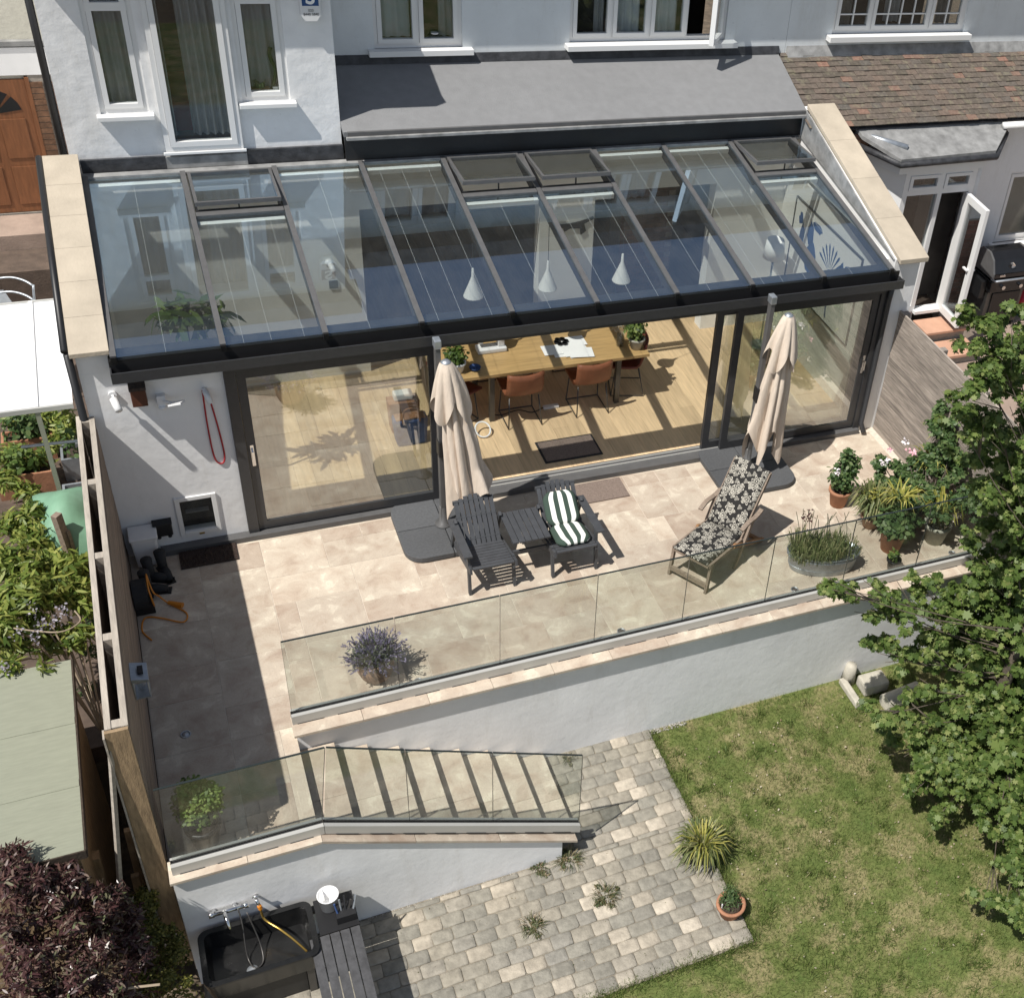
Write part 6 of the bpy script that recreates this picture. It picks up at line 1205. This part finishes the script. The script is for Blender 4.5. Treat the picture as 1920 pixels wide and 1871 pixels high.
for u, v, lab in ((1745, 855, 'yellow striped ornamental grass beside the rose bush'), (1690, 925, 'yellow striped grass leaves in the middle of the rose bush'), (1775, 805, 'tall yellow bamboo like grass against the slatted fence')):
    q = A(u, v, z=.75); o = thing('golden_grass', lab, 'plant', (q.x, q.y, 0)); pot(o, q.x, q.y, 0, .11, .2, 'terracotta')
    mb = MB()
    for k in range(5): mb.tube([(q.x+.02*k-.04, q.y, .18), (q.x+.03*k-.06, q.y, q.z-.02)], .004, 4)
    mb.build('stem', 'leaf_grass', o); grasses(o, q.x, q.y, q.z-.06, 48, .14, .28, 'leaf_yellow', 'strap_leaves', .10, 1.2, .9)
# box bush on the landing
p = A(388, 1578, z=0); o = thing('landing_shrub', 'bright green shrub in a dark pot on the shaded landing', 'potted plant', (p.x, p.y, 0)); pot(o, p.x, p.y, 0, .13, .26, 'black'); bush(o, [(p.x, p.y, .50, .19, .19, .20), (p.x-.02, p.y+.02, .62, .15, .15, .12), (p.x+.10, p.y-.04, .62, .10, .12, .10)], 2300, .036, 'leaf_lime'); MB().tube([(p.x, p.y, .2), (p.x, p.y, .5)], .015, 6).build('stem', 'bark', o)
# pots on the paving edge
p = A(1312, 1612, z=G); o = thing('grass_pot', 'black pot with arching green and yellow grass at the paving edge', 'potted plant', (p.x, p.y, G)); pot(o, p.x, p.y, G, .10, .20, 'black'); pot(o, p.x-.11, p.y+.03, G, .07, .17, 'black', 'side_pot'); grasses(o, p.x, p.y, G+.18, 330, .24, .30, 'leaf_grass', 'strap_leaves', .07, 1.0, 1.1); grasses(o, p.x, p.y, G+.18, 90, .30, .32, 'leaf_yellow', 'yellow_leaves', .05, .8, 1.0)
p = A(1367, 1712, z=G); o = thing('herb_pot', 'terracotta pot of dark green herbs at the corner of the paving', 'potted plant', (p.x, p.y, G)); pot(o, p.x, p.y, G, .125, .17, 'terracotta', rim=.016); bush(o, [(p.x, p.y+.02, G+.21, .12, .11, .08), (p.x+.02, p.y+.08, G+.24, .09, .08, .06)], 800, .028, 'leaf_rose', 'lance'); MB().box(p.x-.10, p.x-.093, p.y-.01, p.y+.005, G+.13, G+.21).build('plant_label', 'plastic_white', o)
# indoor palm
o = thing('indoor_palm', 'broad leaved house plant inside at the left end of the conservatory', 'house plant', (-.35, .75, FZ)); pc_ = A(345, 590, y=.75); pot(o, pc_.x, .75, FZ, .16, .32, 'plastic_white'); P, nn = blob([(pc_.x, .75, pc_.z, .26, .24, .16), (pc_.x+.22, .85, pc_.z-.12, .2, .2, .14)], 110); leaves('foliage', P, nn, .26, 'leaf_palm', o, 'lance', .35); MB().tube([(pc_.x, .75, .3), (pc_.x, .75, pc_.z)], .014, 6).build('stem', 'bark', o)
# windowsill plants in the bay
o = thing('sill_cactus', 'trailing cactus and small pots on the right bay window sill', 'house plant', (1.0, 2.88, 3.63)); MB().tube(smooth([(1.05, 2.87, 3.66), (1.10, 2.86, 3.85), (1.06, 2.86, 4.02), (1.08, 2.87, 4.10)]), .02, 7).build('stem', 'leaf_palm', o, True); MB().box(.84, 1.02, 2.83, 2.90, 3.62, 3.68).build('trough', 'terracotta', o); MB().lathe([(.03, 0), (.04, .07)], (1.09, 2.86, 3.62), 14).build('pot', 'plastic_white', o); grasses(o, .93, 2.865, 3.68, 40, .08, .06, 'leaf_rose', 'foliage', .05, .8)
# --- left side vegetation
wis = thing('wisteria', 'wisteria with lilac flower clusters climbing beyond the wooden fence', 'climber', (-1.8, -1.6, -.3))
WC = [(A(u, v, z=z), r) for u, v, z, r in ((20, 985, .8, .16), (60, 1000, .8, .16), (100, 1060, .7, .16), (40, 1060, .85, .2), (80, 1110, .8, .2), (20, 1130, .9, .2), (120, 1110, .7, .17), (150, 1130, .6, .13), (60, 1165, .7, .16), (140, 1190, .5, .15), (30, 1210, .7, .12), (100, 1200, .5, .16), (20, 1245, .85, .07), (80, 1250, .84, .05), (150, 1060, .6, .14), (60, 960, .9, .12), (10, 1050, .9, .2), (130, 1060, .75, .14), (0, 1180, .9, .18), (160, 1100, .6, .12), (45, 1110, .95, .2), (90, 1020, .7, .12))]
bush(wis, [(q.x, q.y, q.z, r, r, r*.7) for q, r in WC], 5200, .11, 'leaf_wisteria', 'lance', jit=.5)
mb = MB()
for q, r in WC[::2]: mb.tube(smooth([(-1.55, -2.1, -.3), (q.x*.5-.8, q.y*.5-.9, q.z*.6+.1), tuple(q)], 5), .009, 5)
mb.tube(smooth([tuple(A(25, 1178, z=.95)), tuple(A(110, 1185, z=.95)), tuple(A(150, 1165, z=.9)), tuple(A(140, 1145, z=.9))], 6), .007, 5); mb.build('stem', 'twig', wis, True)
P = []
for u, v in ((60, 1140), (75, 1170), (115, 1145), (100, 1165), (35, 1190), (65, 1195), (5, 1250)):
    q = A(u, v, z=.92); P += [q+Vector((random.gauss(0, .025), random.gauss(0, .025), random.gauss(0, .04))) for _ in range(26)]
leaves('flowers', P, np.tile([0, -.4, 1.], (len(P), 1)), .026, 'wisteria_flower', wis, 'oval', .9, kind='stuff')
for nm, lab, cl, n, sz, mat, shp in (
    ('purple_shrub', 'dark red leaved shrub filling the bottom left corner', [(20, 1650, .85, .13), (70, 1680, .7, .15), (30, 1730, .6, .2), (120, 1690, .65, .13), (150, 1740, .45, .19), (60, 1790, .5, .22), (180, 1820, .3, .2), (20, 1850, .5, .22), (110, 1850, .4, .22), (200, 1750, .25, .15), (10, 1610, .95, .08), (40, 1625, .92, .06), (70, 1640, .9, .05), (215, 1690, .2, .08), (110, 1650, .72, .09), (160, 1660, .6, .09), (195, 1690, .45, .09), (130, 1640, .72, .05), (240, 1740, .0, .11), (260, 1780, -.1, .11), (250, 1850, .0, .15)], 11500, .062, 'leaf_purple', 'lance'),
    ('golden_shrub', 'yellow green shrub between the red leaved shrub and the black sink', [(260, 1700, -.3, .11), (285, 1735, -.3, .14), (310, 1770, -.35, .12), (250, 1780, -.35, .10), (300, 1820, -.4, .16), (340, 1850, -.4, .15), (270, 1860, -.4, .14), (275, 1680, -.2, .07), (330, 1750, -.4, .08)], 5200, .028, 'leaf_gold', 'oval')):
    o = thing(nm, lab, 'shrub', tuple(A(120, 1800, z=G) if nm[0] == 'p' else A(300, 1800, z=G))); base = OFF[o.name]
    cc = [(*A(u, v, z=z), r, r, r*.8) for u, v, z, r in cl]; P, nn = blob(clumps([(c[0], c[1], c[2], c[3], c[4], c[5]) for c in cc], 9, .08), n, .6); leaves('foliage', P, nn, sz, mat, o, shp, .6)
    P, nn = blob([(c[0], c[1], c[2]-.25, c[3]*1.1, c[4]*1.1, .25) for c in cc], n//3, .7); leaves('inner_foliage', P, nn, sz*1.2, mat, o, shp, .8)
    mb = MB()
    for c in cc: mb.tube(smooth([tuple(base), (base.x*.4+c[0]*.6, base.y*.4+c[1]*.6, c[2]-.4), c[:3]], 4), .008, 5)
    mb.build('stem', 'twig', o, True)
o = thing('purple_blossom', 'pale pink blossom cluster on the red leaved shrub', 'blossom', tuple(A(82, 1772, z=.3)))
P = [A(82+random.gauss(0, 6), 1772+random.gauss(0, 6), z=.34) for _ in range(30)]; leaves('petals', P, np.tile([0, -.3, 1.], (30, 1)), .028, 'wisteria_flower', o, 'oval', .7)
tag(MB().tube(smooth([tuple(A(165, 1862, z=.1)), tuple(A(230, 1853, z=.1)), tuple(A(300, 1845, z=.1))], 5), .010, 6).build('dead_branch', 'twig', loc=tuple(A(200, 1858, z=.0))), 'pale bare branch lying across the bottom left shrubs', 'branch')
o = thing('under_shrub', 'green shrubs growing below the white canopy', 'shrub', tuple(A(80, 800, z=-.3))); bush(o, [(*A(u, v, z=z), r, r, r*.7) for u, v, z, r in ((40, 780, .1, .2), (100, 780, .1, .2), (130, 800, .1, .15), (20, 850, .1, .16), (70, 860, .0, .14), (10, 900, .1, .14), (50, 920, .0, .12), (100, 830, 0, .12), (40, 760, 0, .2))], 2600, .10, 'leaf_wisteria', 'lance', jit=.5)
o = thing('fence_foot_shrub', 'leafy green growth between the tarpaulin and the fence', 'shrub', tuple(A(150, 1010, z=-.3))); bush(o, [(*A(u, v, z=z), r, r, r*.7) for u, v, z, r in ((150, 1010, .2, .12), (160, 1060, .1, .1), (170, 1170, .0, .1), (165, 1220, .0, .1), (160, 1290, -.2, .09))], 700, .065, 'leaf_rose', 'lance', jit=.5)
# --- weeds in the paving joints
for k, (u, v, n, sp, lab) in enumerate(((1135, 1680, 90, .09, 'straggly weed in the paving between sink and grass pot'), (1000, 1735, 80, .08, 'straggly weed lowest on the setts near the frame foot'), (1065, 1610, 90, .10, 'dry weed at the foot of the stair wall end'), (1010, 1625, 40, .06, 'small dry weed in the gravel strip below the stair wall'), (1065, 1424, 26, .06, 'small green weed at the foot of the stairs'))):
    p = A(u, v, z=G+.02); o = thing('weed', lab, 'weed', tuple(p)); q = [(p.x+random.gauss(0, sp*.6), p.y+random.gauss(0, sp), p.z, .03, .03, .02) for _ in range(9)]; bush(o, q, n*4, .026, 'weed', 'oval'); grasses(o, p.x, p.y, p.z-.01, n, .07, sp*1.4, 'weed', 'stalks', sp, .35, 1.0)
# --- old stones near the tree
o = thing('stone_pedestal', 'broken pale stone pedestal pieces at the foot of the retaining wall', 'stone', (5.9, -3.15, G))
MB().box(5.80, 5.88, -3.42, -3.0, G, G+.08).build('plinth_slab', 'stone_pale', o, bevel=.015); MB().box(5.98, 6.30, -3.30, -3.08, G, G+.16).build('block', 'stone_pale', o, bevel=.03); MB().tube([(6.12, -3.5, G+.08), (6.6, -3.45, G+.08)], .10, 14).build('column_piece', 'stone_pale', o); MB().tube([(5.93, -3.0, G+.02), (5.93, -3.0, G+.26)], [.09, .06], 12).build('baluster', 'stone_pale', o, True)
# --- lawn
n = 190000; X = RNG.uniform(.2, 8.4, n); Y = RNG.uniform(-8.2, -2.96, n)
keep = ((X > 3.46) | (Y < -5.60)) & (Y < np.where(X > 3.4, 9, -5.6)); 
# only where the frame can see it
d = np.column_stack([X-CAM.x, Y-CAM.y, np.full(n, G-CAM.z)]); zc = d@np.array(CF); uu = 960+PPX+FPX*(d@np.array(CR))/zc; vv = 935.5-FPX*(d@np.array(CU))/zc
keep &= (uu > 900) & (uu < 2050) & (vv > 1180) & (vv < 2000)
def vnoise(x, y, s, seed):
    r_ = np.random.default_rng(seed); g = r_.uniform(0, 1, (64, 64)); a = x*s % 63; b = y*s % 63; i = a.astype(int); j = b.astype(int); fa = a-i; fb = b-j; fa = fa*fa*(3-2*fa); fb = fb*fb*(3-2*fb)
    return (g[i, j]*(1-fa)+g[(i+1) % 64, j]*fa)*(1-fb)+(g[i, (j+1) % 64]*(1-fa)+g[(i+1) % 64, (j+1) % 64]*fa)*fb
dry = .6*vnoise(X+20, Y+20, 1.6, 2)+.4*vnoise(X+20, Y+20, 4.3, 3); keep &= RNG.uniform(0, 1, n) > np.clip((dry-.5)*1.6, 0, .5)
X, Y, dry = X[keep], Y[keep], dry[keep]; m_ = len(X)
D = np.column_stack([RNG.normal(0, .55, m_), RNG.normal(0, .55, m_), np.ones(m_)]); Pn = np.column_stack([X, Y, np.full(m_, G-.008)])
leaves('grass_blades', Pn, RNG.normal(0, 1, (m_, 3)), RNG.uniform(.028, .062, m_), 'blade_green', None, 'blade', .2, dirs=D, rnd=np.clip(dry*.75+RNG.normal(0, .22, m_)-.02, 0, 1), kind='stuff')
edge = 2600; ex = np.concatenate([3.47+RNG.normal(.02, .035, edge), RNG.uniform(1.5, 3.5, edge)]); ey = np.concatenate([RNG.uniform(-5.62, -2.98, edge), -5.61-RNG.normal(.02, .035, edge)])
leaves('edge_grass', np.column_stack([ex, ey, np.full(2*edge, G-.008)]), RNG.normal(0, 1, (2*edge, 3)), .06, 'blade_green', None, 'blade', .3, dirs=np.column_stack([RNG.normal(-.2, .6, 2*edge), RNG.normal(.1, .6, 2*edge), np.ones(2*edge)]), rnd=RNG.uniform(0, .6, 2*edge), kind='stuff')
# coarser tufts
k = 260; tx_ = RNG.uniform(3.6, 7.2, k); ty_ = RNG.uniform(-6.8, -3.05, k); tt = np.repeat(np.arange(k), 26); n_ = len(tt)
leaves('grass_tufts', np.column_stack([tx_[tt]+RNG.normal(0, .03, n_), ty_[tt]+RNG.normal(0, .03, n_), np.full(n_, G-.006)]), RNG.normal(0, 1, (n_, 3)), RNG.uniform(.05, .10, n_), 'blade_green', None, 'blade', .2, dirs=np.column_stack([RNG.normal(0, .6, n_), RNG.normal(0, .6, n_), np.ones(n_)]), rnd=np.clip(RNG.uniform(0, .55, k)[tt]+RNG.normal(0, .1, n_), 0, 1), kind='stuff')
# joint moss and fallen petals
k = 420; lx_ = RNG.uniform(3.6, 7.0, k); ly_ = RNG.uniform(-6.4, -3.2, k); leaves('fallen_leaves', np.column_stack([lx_, ly_, np.full(k, G+.022)]), np.tile([0, 0, 1.], (k, 1)), RNG.uniform(.008, .032, k), 'litter', None, 'oval', .4, kind='stuff')
k = 500; mx_ = RNG.uniform(.3, 3.4, k); my_ = np.round(RNG.uniform(-5.6, -4.2, k)/.138)*.138+RNG.normal(0, .012, k); leaves('joint_moss', np.column_stack([mx_, my_, np.full(k, G+.012)]), np.tile([0, 0, 1.], (k, 1)), .016, 'weed', None, 'oval', .8, kind='stuff')
